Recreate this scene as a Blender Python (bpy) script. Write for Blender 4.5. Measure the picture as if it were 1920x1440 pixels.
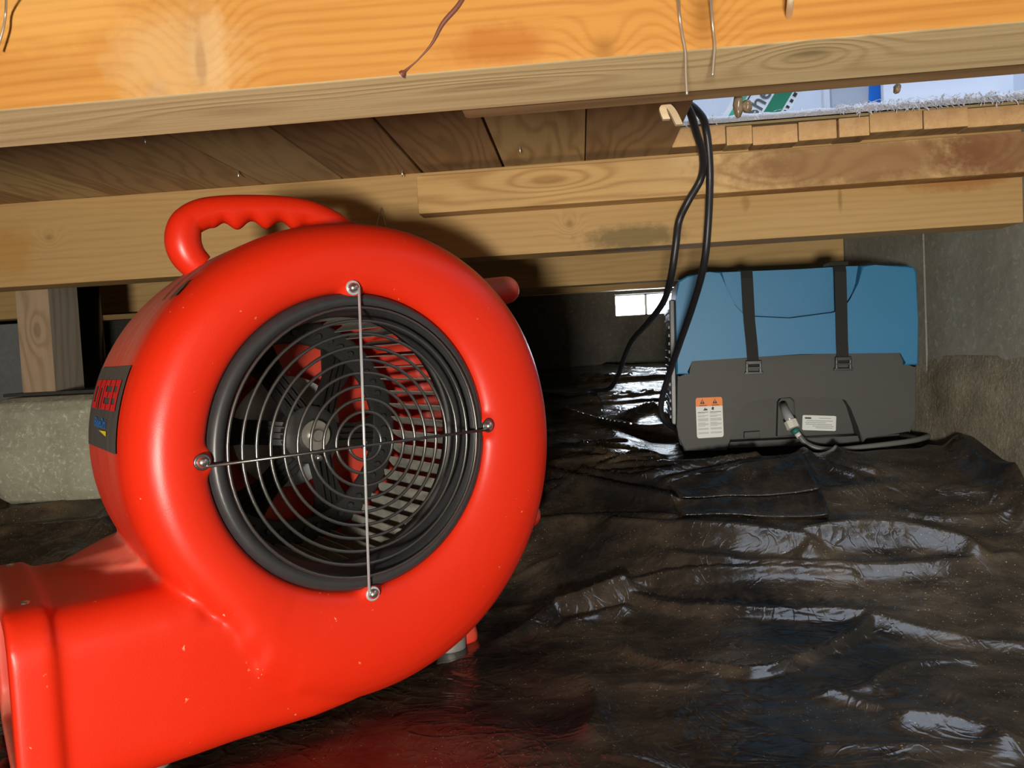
import bpy, bmesh, math, random
import numpy as np
from mathutils import Vector, Matrix, noise as mnoise
random.seed(7); rng = np.random.default_rng(7)
D = bpy.data; SC = bpy.context.scene; COL = SC.collection
for o in list(D.objects): D.objects.remove(o)

# ------------------------------------------------------------------ camera
CZ = 0.362                                   # camera height above the ground under the blower
F_PX = 1442.0
_y, _p, _r = [math.radians(a) for a in (5.25, 2.5, 3.0)]
fw = Vector((-math.sin(_y)*math.cos(_p), math.cos(_y)*math.cos(_p), -math.sin(_p)))
_rt = Vector((math.cos(_y), math.sin(_y), 0)); _up = _rt.cross(fw)
rt = _rt*math.cos(_r) - _up*math.sin(_r); up = _rt*math.sin(_r) + _up*math.cos(_r)
cam_d = D.cameras.new('camera'); cam = D.objects.new('camera', cam_d); COL.objects.link(cam)
cam_d.sensor_width = 36.0; cam_d.lens = F_PX/1920*36.0; cam_d.clip_start = 0.01
cam.matrix_world = Matrix(((rt.x, up.x, -fw.x, 0), (rt.y, up.y, -fw.y, 0), (rt.z, up.z, -fw.z, CZ), (0, 0, 0, 1)))
SC.camera = cam
CAM = Vector((0, 0, CZ))

# ------------------------------------------------------------------ world, lights, exposure
w = D.worlds.new('world'); SC.world = w; w.use_nodes = True
w.node_tree.nodes['Background'].inputs[0].default_value = (0.55, 0.7, 1.0, 1)
w.node_tree.nodes['Background'].inputs[1].default_value = 0.02
SC.view_settings.view_transform = 'Standard'; SC.view_settings.look = 'None'
SC.view_settings.exposure = 0.0; SC.view_settings.gamma = 1.0; SC.view_settings.use_curve_mapping = False
def area_light(name, loc, target, size, power, color, size_y=None):
    l = D.lights.new(name, 'AREA'); l.energy = power; l.color = color; l.size = size
    if size_y: l.shape = 'RECTANGLE'; l.size_y = size_y
    o = D.objects.new(name, l); COL.objects.link(o); o.location = loc
    o.rotation_euler = (Vector(target)-Vector(loc)).to_track_quat('-Z', 'Y').to_euler(); return o
area_light('work_light', (-0.12, -0.90, 0.15), (0.1, 1.2, 0.40), 0.14, 33.0, (1.0, 0.93, 0.82))
area_light('upstairs_ceiling_light', (0.5, 1.0, 2.75), (0.5, 1.0, 0), 2.2, 55.0, (0.72, 0.84, 1.0))

# ------------------------------------------------------------------ pixel helpers (1920 x 1440 frame)
def ray(px, py):
    return rt*((px-960)/F_PX) + up*((720-py)/F_PX) + fw
def at(px, py, Y):
    d = ray(px, py); return CAM + d*(Y/d.y)
def atz(px, py, z):
    d = ray(px, py); return CAM + d*((z-CZ)/d.z)
def on_plane(px, py, p0, n):
    d = ray(px, py); return CAM + d*((Vector(p0)-CAM).dot(n)/d.dot(n))

# ------------------------------------------------------------------ mesh helpers
def mesh_obj(name, verts, faces, mat=None, parent=None, smooth=False, loc=None):
    me = D.meshes.new(name); me.from_pydata([tuple(v) for v in verts], [], faces); me.update()
    return link_mesh(name, me, mat, parent, smooth, loc)
def link_mesh(name, me, mat=None, parent=None, smooth=False, loc=None):
    o = D.objects.new(name, me); COL.objects.link(o)
    if mat: me.materials.append(mat)
    if parent: o.parent = parent
    if loc is not None: o.location = loc
    if smooth: me.polygons.foreach_set('use_smooth', [True]*len(me.polygons))
    return o
def empty(name, loc=(0, 0, 0), rot=(0, 0, 0)):
    o = D.objects.new(name, None); COL.objects.link(o); o.location = loc; o.rotation_euler = rot
    o.empty_display_size = 0.05; return o
def tag(o, label=None, cat=None, group=None, kind=None):
    for k, v in (('label', label), ('category', cat), ('group', group), ('kind', kind)):
        if v: o[k] = v
    return o
def bm_obj(name, bm, mat=None, parent=None, smooth=False, loc=None):
    bmesh.ops.recalc_face_normals(bm, faces=bm.faces)
    me = D.meshes.new(name); bm.to_mesh(me); bm.free(); return link_mesh(name, me, mat, parent, smooth, loc)
def auto_smooth(o, deg=40):
    me = o.data; me.polygons.foreach_set('use_smooth', [True]*len(me.polygons))
    bm = bmesh.new(); bm.from_mesh(me)
    for e in bm.edges:
        if len(e.link_faces) == 2 and e.calc_face_angle(0) > math.radians(deg): e.smooth = False
    bm.to_mesh(me); bm.free()
    md = o.modifiers.new('normals', 'WEIGHTED_NORMAL'); md.keep_sharp = True; md.weight = 90
    return o
def bm_box(bm, x0, x1, y0, y1, z0, z1, bev=0, seg=2, M=None):
    r = bmesh.ops.create_cube(bm, size=1)['verts']
    for v in r:
        v.co = Vector(((x0+x1)/2+v.co.x*(x1-x0), (y0+y1)/2+v.co.y*(y1-y0), (z0+z1)/2+v.co.z*(z1-z0)))
    if bev:
        es = list({e for v in r for e in v.link_edges})
        rr = bmesh.ops.bevel(bm, geom=es, offset=bev, segments=seg, profile=.6, affect='EDGES', clamp_overlap=True)
        r = list({v for f in rr['faces'] for v in f.verts} | {v for v in r if v.is_valid})
    if M is not None: bmesh.ops.transform(bm, matrix=M, verts=[v for v in r if v.is_valid])
    return r
def box(name, x0, x1, y0, y1, z0, z1, mat, parent=None, bev=0, seg=2, loc=None):
    bm = bmesh.new(); bm_box(bm, x0, x1, y0, y1, z0, z1, bev, seg)
    o = bm_obj(name, bm, mat, parent, False, loc)
    return auto_smooth(o) if bev else o
def wbox(name, x0, x1, y0, y1, z0, z1, mat, bev=0, parent=None):      # box in world numbers, origin at its bottom centre
    c = Vector(((x0+x1)/2, (y0+y1)/2, z0))
    return box(name, x0-c.x, x1-c.x, y0-c.y, y1-c.y, 0, z1-z0, mat, parent, bev, 2, c)
def catmull(pts, n=8, closed=False):
    P = [Vector(p) for p in pts]; out = []; N = len(P)
    for i in range(N if closed else N-1):
        if closed: a, b, c, d = P[i-1], P[i], P[(i+1) % N], P[(i+2) % N]
        else: a, b, c, d = P[max(i-1, 0)], P[i], P[i+1], P[min(i+2, N-1)]
        for k in range(n):
            t = k/n
            out.append(0.5*((2*b)+(c-a)*t+(2*a-5*b+4*c-d)*t*t+(3*b-a-3*c+d)*t**3))
    if not closed: out.append(P[-1])
    return out
def sweep(pts, rad, seg=10, closed=False, bm=None, flat=1.0):
    """tube along pts; rad a number or one per point"""
    own = bm is None
    if own: bm = bmesh.new()
    P = [Vector(p) for p in pts]; N = len(P); R = rad if hasattr(rad, '__len__') else [rad]*N
    T = []
    for i in range(N):
        a = P[i-1] if (i > 0 or closed) else P[i]; b = P[(i+1) % N] if (i < N-1 or closed) else P[i]
        T.append((b-a).normalized())
    u = T[0].orthogonal().normalized(); rings = []
    for i in range(N):
        u = (u - T[i]*u.dot(T[i])).normalized(); v = T[i].cross(u)
        rings.append([bm.verts.new(P[i]+(u*math.cos(2*math.pi*k/seg)+v*math.sin(2*math.pi*k/seg)*flat)*R[i]) for k in range(seg)])
    for i in range(N if closed else N-1):
        a, b = rings[i], rings[(i+1) % N]
        off = 0
        if closed and i == N-1:
            off = min(range(seg), key=lambda s: (a[0].co-b[s].co).length)
        for k in range(seg):
            bm.faces.new((a[k], a[(k+1) % seg], b[(k+1+off) % seg], b[(k+off) % seg]))
    if not closed:
        bm.faces.new(rings[0][::-1]); bm.faces.new(rings[-1])
    return bm
def tube(name, pts, rad, mat, parent=None, seg=10, closed=False, loc=None):
    return bm_obj(name, sweep(pts, rad, seg, closed), mat, parent, True, loc)
def lathe(bm, prof, seg=24, M=None, ang=(0, 2*math.pi)):
    """profile (axial, radius) turned round the axis; axis = -Y of the local frame reversed: point = (r cos, axial, r sin)"""
    full = abs(ang[1]-ang[0]-2*math.pi) < 1e-6
    n = seg if full else seg+1; rings = []; vs = []
    for (a, r) in prof:
        if r < 1e-6:
            v = bm.verts.new((0, a, 0)); rings.append([v]*n); vs.append(v); continue
        row = [bm.verts.new((r*math.cos(ang[0]+(ang[1]-ang[0])*k/seg), a, r*math.sin(ang[0]+(ang[1]-ang[0])*k/seg))) for k in range(n)]
        rings.append(row); vs += row
    for i in range(len(prof)-1):
        for k in range(seg):
            q = [rings[i][k], rings[i][(k+1) % n], rings[i+1][(k+1) % n], rings[i+1][k]]
            q = [v for j, v in enumerate(q) if v not in q[:j]]
            if len(q) > 2:
                try: bm.faces.new(q)
                except ValueError: pass
    if M is not None: bmesh.ops.transform(bm, matrix=M, verts=vs)
    return vs
def prism(bm, poly, y0, y1, bev=0, seg=2, M=None):
    """2D outline (x, z) pushed from y0 to y1; bev rounds the y0 rim"""
    a = [bm.verts.new((p[0], y0, p[1])) for p in poly]; b = [bm.verts.new((p[0], y1, p[1])) for p in poly]
    n = len(poly); f0 = bm.faces.new(a); bm.faces.new(b[::-1])
    for k in range(n): bm.faces.new((a[k], b[k], b[(k+1) % n], a[(k+1) % n]))
    vs = a+b
    if bev:
        rr = bmesh.ops.bevel(bm, geom=list(f0.edges), offset=bev, segments=seg, profile=.6, affect='EDGES', clamp_overlap=True)
        vs = list({v for f in rr['faces'] for v in f.verts} | {v for v in vs if v.is_valid})
    if M is not None: bmesh.ops.transform(bm, matrix=M, verts=[v for v in vs if v.is_valid])
    return vs
def rrect(x0, x1, z0, z1, r, n=5):
    out = []
    for cx, cz, a0 in ((x1-r, z1-r, 0), (x0+r, z1-r, 90), (x0+r, z0+r, 180), (x1-r, z0+r, 270)):
        for k in range(n+1):
            a = math.radians(a0+90*k/n); out.append((cx+r*math.cos(a), cz+r*math.sin(a)))
    return out
def text_mesh(body, size=1.0, bold=0.0):
    c = D.curves.new('txt', 'FONT'); c.body = body; c.size = size; c.offset = bold; c.resolution_u = 3
    o = D.objects.new('txt', c); COL.objects.link(o)
    dg = bpy.context.evaluated_depsgraph_get(); me = D.meshes.new_from_object(o.evaluated_get(dg))
    D.objects.remove(o); D.curves.remove(c)
    return [v.co.copy() for v in me.vertices], [tuple(p.vertices) for p in me.polygons], me

# ------------------------------------------------------------------ materials
class NT:
    def __init__(s, name):
        s.m = D.materials.new(name); s.m.use_nodes = True; s.t = s.m.node_tree; s.n = s.t.nodes; s.l = s.t.links
        s.b = s.n['Principled BSDF']
    def new(s, typ, **kw):
        nd = s.n.new(typ)
        for k, v in kw.items(): setattr(nd, k, v)
        return nd
    def put(s, sock, v):
        if hasattr(v, 'is_linked') or hasattr(v, 'links'): s.l.new(v, sock)
        elif isinstance(v, (tuple, list)) and len(v) == 3 and sock.type == 'RGBA': sock.default_value = (*v, 1)
        else: sock.default_value = v
    def math(s, op, a, b=0.0, c=0.0, clamp=False):
        nd = s.new('ShaderNodeMath', operation=op, use_clamp=clamp)
        for i, v in enumerate((a, b, c)): s.put(nd.inputs[i], v)
        return nd.outputs[0]
    def coord(s, scale=(1, 1, 1), loc=(0, 0, 0), rot=(0, 0, 0), kind='Object'):
        tc = s.new('ShaderNodeTexCoord'); mp = s.new('ShaderNodeMapping'); s.l.new(tc.outputs[kind], mp.inputs[0])
        mp.inputs['Location'].default_value = loc; mp.inputs['Rotation'].default_value = rot; mp.inputs['Scale'].default_value = scale
        return mp.outputs[0]
    def noise(s, vec, scale=5, detail=4, rough=.55, dist=0.0):
        nd = s.new('ShaderNodeTexNoise'); s.l.new(vec, nd.inputs['Vector'])
        nd.inputs['Scale'].default_value = scale; nd.inputs['Detail'].default_value = detail
        nd.inputs['Roughness'].default_value = rough; nd.inputs['Distortion'].default_value = dist
        return nd.outputs['Fac']
    def ramp(s, fac, stops):
        nd = s.new('ShaderNodeValToRGB'); s.l.new(fac, nd.inputs[0]); cr = nd.color_ramp
        while len(cr.elements) < len(stops): cr.elements.new(0.5)
        for e, (p, c) in zip(cr.elements, stops):
            e.position = p; e.color = (*c, 1) if len(c) == 3 else c
        return nd.outputs[0]
    def frac(s, fac, lo, hi):
        nd = s.new('ShaderNodeMapRange', clamp=True); s.put(nd.inputs[0], fac)
        nd.inputs[1].default_value = lo; nd.inputs[2].default_value = hi; return nd.outputs[0]
    def mix(s, fac, a, b, mode='MIX'):
        nd = s.new('ShaderNodeMix', data_type='RGBA', blend_type=mode)
        s.put(nd.inputs[0], fac); s.put(nd.inputs[6], a); s.put(nd.inputs[7], b); return nd.outputs[2]
    def bump(s, h, strength=.3, dist=.002):
        nd = s.new('ShaderNodeBump'); s.put(nd.inputs['Height'], h); nd.inputs['Strength'].default_value = strength
        nd.inputs['Distance'].default_value = dist; s.l.new(nd.outputs[0], s.b.inputs['Normal'])
    def set(s, **kw):
        for k, v in kw.items(): s.put(s.b.inputs[k.replace('_', ' ')], v)
        return s.m
def plain(name, col, rough=.5, metal=0.0, spec=.5, var=0.0, vscale=40):
    t = NT(name)
    c = col
    if var:
        n = t.noise(t.coord(), vscale, 5); c = t.mix(n, tuple(x*(1-var) for x in col), tuple(min(1, x*(1+var)) for x in col))
    t.set(Base_Color=c, Roughness=rough, Metallic=metal); t.b.inputs['Specular IOR Level'].default_value = spec
    return t.m
def wood(name, light, dark, freq=260, amp=9, knots=(), axis='x', blotch=None, stains=(), rough=.62, seed=0.0, fine=.35, contrast=1.0):
    """grain runs along the given object axis. knots / stains: (along, across, s_along, s_across, strength)"""
    t = NT(name); tc = t.new('ShaderNodeTexCoord'); sp = t.new('ShaderNodeSeparateXYZ'); t.l.new(tc.outputs['Object'], sp.inputs[0])
    X, Y, Z = sp.outputs
    al = X if axis == 'x' else (Y if axis == 'y' else Z)
    ac = t.math('ADD', Z, t.math('MULTIPLY', Y, .83)) if axis == 'x' else (t.math('ADD', X, t.math('MULTIPLY', Z, .83)) if axis == 'y' else t.math('ADD', X, Y))
    long = (2.2, 2.2, 2.2)
    i = 'xyz'.index(axis); sc = [9.0, 9.0, 9.0]; sc[i] = 1.6
    nz = t.noise(t.coord(tuple(sc), (seed, seed*1.7, seed*.3)), 1.0, 3, .5)
    g = t.math('ADD', t.math('MULTIPLY', ac, freq), t.math('MULTIPLY', nz, amp*6))
    kd = None
    for (ka, kc, sa, sx, st) in knots:
        da = t.math('DIVIDE', t.math('SUBTRACT', al, ka), sa); dc = t.math('DIVIDE', t.math('SUBTRACT', ac, kc), sx)
        r2 = t.math('ADD', t.math('MULTIPLY', da, da), t.math('MULTIPLY', dc, dc))
        e = t.math('EXPONENT', t.math('MULTIPLY', r2, -0.45))
        g = t.math('ADD', g, t.math('MULTIPLY', e, 26*st))
        k1 = t.math('MULTIPLY', t.math('EXPONENT', t.math('MULTIPLY', r2, -3.2)), min(1.0, st))
        kd = k1 if kd is None else t.math('MAXIMUM', kd, k1)
    rings = t.math('MULTIPLY_ADD', t.math('SINE', g), .5, .5)
    rings = t.math('POWER', rings, 2.2)
    sf = [260.0, 260.0, 260.0]; sf[i] = 10.0
    fn = t.noise(t.coord(tuple(sf), (seed, 0, 0)), 1.0, 4, .6)
    fac = t.math('ADD', t.math('MULTIPLY', rings, .55*contrast), t.math('MULTIPLY', t.math('SUBTRACT', fn, .5), fine*2))
    sb = [5.0, 5.0, 5.0]; sb[i] = 2.0
    bl = t.noise(t.coord(tuple(sb), (seed*2+3, 1, 0)), 1.0, 5, .6)
    fac = t.math('ADD', fac, t.math('MULTIPLY', t.math('SUBTRACT', bl, .45), .9), clamp=True)
    c = t.mix(fac, light, dark)
    if blotch:
        b2 = t.noise(t.coord(tuple(x*.9 for x in sb), (seed+8, 4, 2)), 1.3, 6, .65)
        c = t.mix(t.math('MULTIPLY', t.frac(b2, .52, .72), .7), c, blotch)
    if kd is not None:
        c = t.mix(t.math('MULTIPLY', kd, .75), c, tuple(x*.55 for x in dark))
    for (ka, kc, sa, sx, st, col) in stains:
        da = t.math('DIVIDE', t.math('SUBTRACT', al, ka), sa); dc = t.math('DIVIDE', t.math('SUBTRACT', ac, kc), sx)
        r2 = t.math('ADD', t.math('MULTIPLY', da, da), t.math('MULTIPLY', dc, dc))
        nn = t.noise(t.coord((60, 60, 60), (seed, 2, 9)), 1.0, 5, .7)
        m = t.frac(t.math('ADD', t.math('EXPONENT', t.math('MULTIPLY', r2, -1.0)), t.math('MULTIPLY', t.math('SUBTRACT', nn, .5), .9)), .35, .8)
        c = t.mix(t.math('MULTIPLY', m, st), c, col)
    t.bump(t.math('ADD', t.math('MULTIPLY', fn, .6), t.math('MULTIPLY', rings, .4)), .25, .0012)
    t.set(Base_Color=c, Roughness=rough); t.b.inputs['Specular IOR Level'].default_value = .15
    return t.m
def concrete(name, c1, c2, speck=None, bump=.5, scale=7.0):
    t = NT(name); v = t.coord()
    a = t.noise(v, scale, 8, .62); b = t.noise(v, scale*9, 6, .7)
    c = t.mix(t.math('MULTIPLY_ADD', a, 1.6, -.3, clamp=True), c1, c2)
    c = t.mix(t.math('MULTIPLY', t.frac(b, .45, .8), .35), c, tuple(x*.45 for x in c1))
    if speck:
        s = t.noise(v, scale*16, 3, .6, .6); c = t.mix(t.math('MULTIPLY', t.frac(s, .56, .68), .6), c, speck)
    t.bump(t.math('ADD', t.math('MULTIPLY', a, .7), t.math('MULTIPLY', b, .5)), bump, .006)
    t.set(Base_Color=c, Roughness=.9); t.b.inputs['Specular IOR Level'].default_value = .2
    return t.m

H = CZ + 0.140             # underside of the joists
ZC = CZ + 0.270            # underside of the subfloor
Y1, Y1B, Y2, Y3 = 0.385, 0.449, 1.137, 1.728
def XWY(y): return 0.600+0.075*(1.41-y)     # right foundation wall, slightly skewed
XW = 0.586; XF = 0.66
YB = 2.60                  # back foundation wall
# ------------------------------------------------------------------ ground and plastic sheet
def sstep(a, b, x): t = np.clip((x-a)/(b-a), 0, 1); return t*t*(3-2*t)
def base_z(X, Y):
    X = np.asarray(X, float); Y = np.asarray(Y, float)
    m = np.exp(-((X+0.22)/0.30)**2)
    y0 = 0.84+0.24*m; y1 = 1.36+0.08*m
    z = 0.165*sstep(y0, y1, Y) + 0.12*sstep(1.55, 2.6, Y) + 0.04*sstep(0.56, 0.64, X)*sstep(.7, 1.1, Y)
    d = sstep(.06, .14, X)*(1-sstep(.60, .62, X))*sstep(1.26, 1.36, Y)*(1-sstep(1.66, 1.72, Y))
    return z*(1-d)+.150*d
def vnoise(X, Y, cell, seed):
    r = np.random.default_rng(seed); G = r.random((256, 256))
    x = X/cell+100; y = Y/cell+100; i = np.floor(x).astype(int); j = np.floor(y).astype(int)
    u = x-i; v = y-j; u = u*u*(3-2*u); v = v*v*(3-2*v); i %= 255; j %= 255
    return (G[i, j]*(1-u)+G[i+1, j]*u)*(1-v)+(G[i, j+1]*(1-u)+G[i+1, j+1]*u)*v - .5
def ground_hit(px, py):
    d = ray(px, py); t = 0.2
    while t < 4:
        p = CAM+d*t
        if p.z < float(base_z(p.x, p.y)): return p
        t += .004
    return CAM+d*4
RIDGES = [  # pixel polyline on the ground, height, half width
    ([(1600, 1098), (1420, 1095), (1270, 1100), (1195, 1113), (1172, 1130), (1200, 1143), (1290, 1158), (1440, 1172), (1560, 1178), (1645, 1186)], .011, .0065),
    ([(1645, 1186), (1600, 1225), (1530, 1258), (1432, 1292), (1330, 1278), (1245, 1264), (1190, 1245), (1170, 1225)], .011, .0075),
    ([(700, 1290), (830, 1253), (900, 1228), (980, 1190), (1045, 1160)], .022, .014),
    ([(1045, 1160), (1100, 1150), (1170, 1128)], .026, .016),
    ([(1060, 1185), (1110, 1170), (1170, 1160)], .010, .010),
    ([(1150, 1012), (1250, 1018), (1380, 1024), (1510, 1040), (1520, 1062)], .016, .018),
    ([(1510, 1030), (1600, 1012), (1700, 1010), (1800, 1035), (1835, 1060)], .018, .020),
    ([(1260, 1066), (1400, 1082), (1560, 1086), (1750, 1080), (1900, 1062)], .010, .014),
    ([(1000, 1000), (1120, 994), (1260, 998)], .010, .010),
    ([(1010, 905), (1120, 930), (1200, 948), (1262, 962)], .014, .008),
    ([(1090, 905), (1180, 918), (1250, 905), (1330, 885), (1420, 872)], .012, .007),
    ([(1120, 862), (1180, 878), (1250, 870), (1290, 855)], .014, .007),
    ([(1120, 900), (1165, 878), (1200, 862), (1300, 848)], .012, .006),
    ([(1060, 780), (1130, 800), (1200, 815), (1270, 812)], .012, .012),
    ([(1085, 728), (1150, 722), (1260, 716)], .014, .010), ([(1150, 752), (1260, 742)], .008, .008), ([(1100, 765), (1260, 757)], .008, .008),
    ([(1180, 790), (1225, 775), (1262, 808)], .018, .014),
    ([(1500, 870), (1535, 945), (1560, 1000)], .010, .008), ([(1250, 925), (1380, 895), (1510, 872)], .010, .008),
    ([(1535, 945), (1700, 920), (1850, 935), (1920, 960)], .008, .02),
    ([(1470, 850), (1530, 880), (1600, 905)], .012, .010), ([(1560, 850), (1580, 880), (1640, 900)], .012, .010),
    ([(1640, 1190), (1760, 1225), (1920, 1245)], .010, .02), ([(1090, 1280), (1120, 1330), (1105, 1380)], .010, .02),
    ([(1560, 1330), (1620, 1350), (1660, 1365)], .008, .012), ([(1760, 1320), (1820, 1380), (1890, 1440)], .014, .02),
    ([(1700, 1385), (1800, 1400), (1900, 1440)], .012, .02), ([(1640, 1310), (1680, 1285)], .008, .006),
    ([(0, 985), (120, 965), (230, 930)], .012, .018), ([(190, 1010), (225, 940), (250, 920)], .012, .012), ([(0, 1010), (150, 1000), (250, 985)], .010, .015),
    ([(1760, 835), (1840, 880), (1920, 900)], .012, .012),
]
def seg_dist(X, Y, pts):
    best = np.full(X.shape, 1e9)
    for (ax, ay), (bx, by) in zip(pts[:-1], pts[1:]):
        dx, dy = bx-ax, by-ay; L = dx*dx+dy*dy+1e-12
        t = np.clip(((X-ax)*dx+(Y-ay)*dy)/L, 0, 1)
        best = np.minimum(best, np.hypot(X-ax-t*dx, Y-ay-t*dy))
    return best
_ridge_xy = []
for pl, h, wd in RIDGES:
    P = [ground_hit(*p) for p in pl]
    P = catmull([(p.x, p.y, 0) for p in P], 4)
    _ridge_xy.append(([(p.x, p.y) for p in P], h, wd))
_rr = np.random.default_rng(11)
for k in range(150):
    x = _rr.uniform(-1.2, .6); y = _rr.uniform(.35, 2.5); a = _rr.normal(0.0, .55); L = _rr.uniform(.05, .25)
    if math.hypot(x+.28, y-.82) < .26: continue
    c = _rr.normal(0, .5)
    pts = [(x+math.cos(a)*L*s-math.sin(a)*c*L*s*s, y+math.sin(a)*L*s+math.cos(a)*c*L*s*s) for s in np.linspace(-.5, .5, 7)]
    _ridge_xy.append((pts, _rr.uniform(.002, .007)*(1.5 if y > 1.15 else 1), _rr.uniform(.005, .014)))
def sheet_z(X, Y, wr=True):
    z = base_z(X, Y) + .003
    am = 1-np.exp(-(np.hypot((X+.30)/.30, (Y-.80)/.30))**6)*.9
    z = z + (.012*vnoise(X, Y, .23, 1)+.005*vnoise(X, Y, .09, 2)+.003*vnoise(X, Y, .035, 3))*am + .006*am
    am = am*(1-.93*sstep(.10, .16, X)*(1-sstep(.60, .63, X))*sstep(1.31, 1.37, Y)*(1-sstep(1.64, 1.7, Y)))
    z = base_z(X, Y)+.003+(z-base_z(X, Y)-.003)*np.clip(am, 0, 1)
    R = np.zeros_like(z)
    for pts, h, wd in _ridge_xy:
        xs = [p[0] for p in pts]; ys = [p[1] for p in pts]; q = wd*5
        m = (X > min(xs)-q) & (X < max(xs)+q) & (Y > min(ys)-q) & (Y < max(ys)+q)
        if not m.any(): continue
        d = seg_dist(X[m], Y[m], pts)
        R[m] = np.maximum(R[m], 1.1*h*np.exp(-(d/wd)**1.2))
    return z + R*am
xs = np.concatenate([np.linspace(-1.69, -1.2, 12)[:-1], np.arange(-1.2, -.05, .007), np.arange(-.05, .585, .0038)])
ys = np.concatenate([np.linspace(-1.1, .3, 30)[:-1], np.arange(.3, .5, .006), np.arange(.5, 1.4, .0038), np.arange(1.4, 1.7, .006), np.arange(1.7, YB-.004, .009)])
GX, GY = np.meshgrid(xs, ys, indexing='ij')
GX = np.where(GX > 0, GX*((XWY(np.minimum(GY, 2.6))-.004)/GX.max()), GX)
GZ = sheet_z(GX, GY)
nx, ny = GX.shape
idx = np.arange(nx*ny).reshape(nx, ny)
fc = np.stack([idx[:-1, :-1], idx[1:, :-1], idx[1:, 1:], idx[:-1, 1:]], -1).reshape(-1, 4)
# soil floor
t = NT('soil'); v = t.coord(); t.set(Base_Color=t.mix(t.noise(v, 12, 8, .65), (.05, .035, .02), (.16, .11, .065)), Roughness=.95); t.bump(t.noise(v, 60, 6), .6, .01)
M_SOIL = t.m
gx = np.linspace(-1.8, .85, 40); gy = np.linspace(-1.15, YB+.05, 60); A, B = np.meshgrid(gx, gy, indexing='ij')
i2 = np.arange(A.size).reshape(A.shape); f2 = np.stack([i2[:-1, :-1], i2[1:, :-1], i2[1:, 1:], i2[:-1, 1:]], -1).reshape(-1, 4)
fl = mesh_obj('floor', np.stack([A, B, base_z(A, B)-.03], -1).reshape(-1, 3).tolist(), f2.tolist(), M_SOIL, None, True)
tag(fl, 'bare brown soil ground under the black plastic sheet', kind='structure')
# vapour barrier
t = NT('black_plastic_sheet'); v = t.coord()
n1 = t.noise(v, 3.2, 7, .68, .4); n2 = t.noise(t.coord((1, 2.2, 1)), 9, 7, .7); n3 = t.noise(v, 420, 2, .5); n4 = t.noise(v, 60, 5, .7)
dirt = t.math('MULTIPLY', t.frac(n1, .40, .70), t.frac(n2, .32, .64))
c = t.mix(dirt, (.013, .012, .0115), (.135, .098, .060))
c = t.mix(t.math('MULTIPLY', t.frac(n3, .69, .73), t.frac(n1, .44, .58)), c, (.55, .42, .24))
cz_ = t.noise(t.coord((1, 1.5, 1)), 7, 3, .5, 1.3); cz2 = t.noise(t.coord((1.5, 1, 1), (3, 1, 0)), 13, 2, .5, 1.6)
cr1 = t.frac(t.math('ABSOLUTE', t.math('SUBTRACT', cz_, .5)), .05, .0); cr2 = t.frac(t.math('ABSOLUTE', t.math('SUBTRACT', cz2, .5)), .03, .0)
t.set(Base_Color=c, Roughness=t.math('ADD', t.math('MULTIPLY_ADD', dirt, .22, .10), t.math('MULTIPLY', n4, .10))); t.b.inputs['Specular IOR Level'].default_value = .5
hgt = t.math('ADD', t.noise(t.coord((1, 1.6, 1)), 26, 4, .55, .5), t.math('ADD', t.math('MULTIPLY', cr1, .55), t.math('MULTIPLY', cr2, .3)))
t.bump(t.math('ADD', hgt, t.math('MULTIPLY', t.noise(v, 140, 4, .6), .14)), .17, .007)
M_SHEET = t.m
sh = mesh_obj('plastic_sheet', np.stack([GX, GY, GZ], -1).reshape(-1, 3).tolist(), fc.tolist(), M_SHEET, None, True)
tag(sh, 'crinkled glossy black plastic vapour barrier covering the crawl space ground', 'plastic sheet')
def sheet_at(x, y): return float(sheet_z(np.array([[float(x)]]), np.array([[float(y)]]))[0, 0])
def patch(name, quad, label, n=26, lift=.006, seed=0, corner=0.0):
    P = [ground_hit(*q) for q in quad]; V = []; F = []
    for i in range(n+1):
        for j in range(n+1):
            u, w_ = i/n, j/n
            p = (P[0]*(1-u)+P[1]*u)*(1-w_)+(P[3]*(1-u)+P[2]*u)*w_
            V.append((p.x, p.y))
    X = np.array([[q[0] for q in V]]); Y = np.array([[q[1] for q in V]])
    Z = sheet_z(X, Y)[0]; Zs = Z.reshape(n+1, n+1)
    for _ in range(6):
        Q = np.pad(Zs, 1, mode='edge'); Zs = np.maximum(Zs, (Q[:-2, 1:-1]+Q[2:, 1:-1]+Q[1:-1, :-2]+Q[1:-1, 2:])/4)
    Zs = Zs + lift + .004*np.abs(vnoise(X[0], Y[0], .05, seed)).reshape(n+1, n+1)
    uu, ww = np.meshgrid(np.linspace(0, 1, n+1), np.linspace(0, 1, n+1), indexing='ij')
    Zs = Zs+corner*np.clip((uu-.35)/.65, 0, 1)*(1-ww)+corner*.25*np.abs(np.sin(uu*7+ww*4))*(1-ww)
    c = Vector((X.mean(), Y.mean(), Zs.min()))
    VV = [(X[0, k]-c.x, Y[0, k]-c.y, Zs.ravel()[k]-c.z) for k in range(len(V))]
    I = np.arange(len(V)).reshape(n+1, n+1); F = np.stack([I[:-1, :-1], I[1:, :-1], I[1:, 1:], I[:-1, 1:]], -1).reshape(-1, 4).tolist()
    o = mesh_obj(name, VV, F, M_SHEET, None, True, c)
    md = o.modifiers.new('thick', 'SOLIDIFY'); md.thickness = .0012; md.offset = -1
    return tag(o, label, 'plastic patch', 'plastic patches lapped over the sheet')
patch('plastic_patch', [(1252, 934), (1502, 888), (1538, 952), (1275, 964)], 'folded black plastic flap with raised corner in front of the dehumidifier', seed=3, corner=.012)
patch('plastic_patch', [(1262, 966), (1540, 950), (1558, 1000), (1278, 1000)], 'flat black plastic strip just below the folded flap', lift=.004, seed=4)

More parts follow.
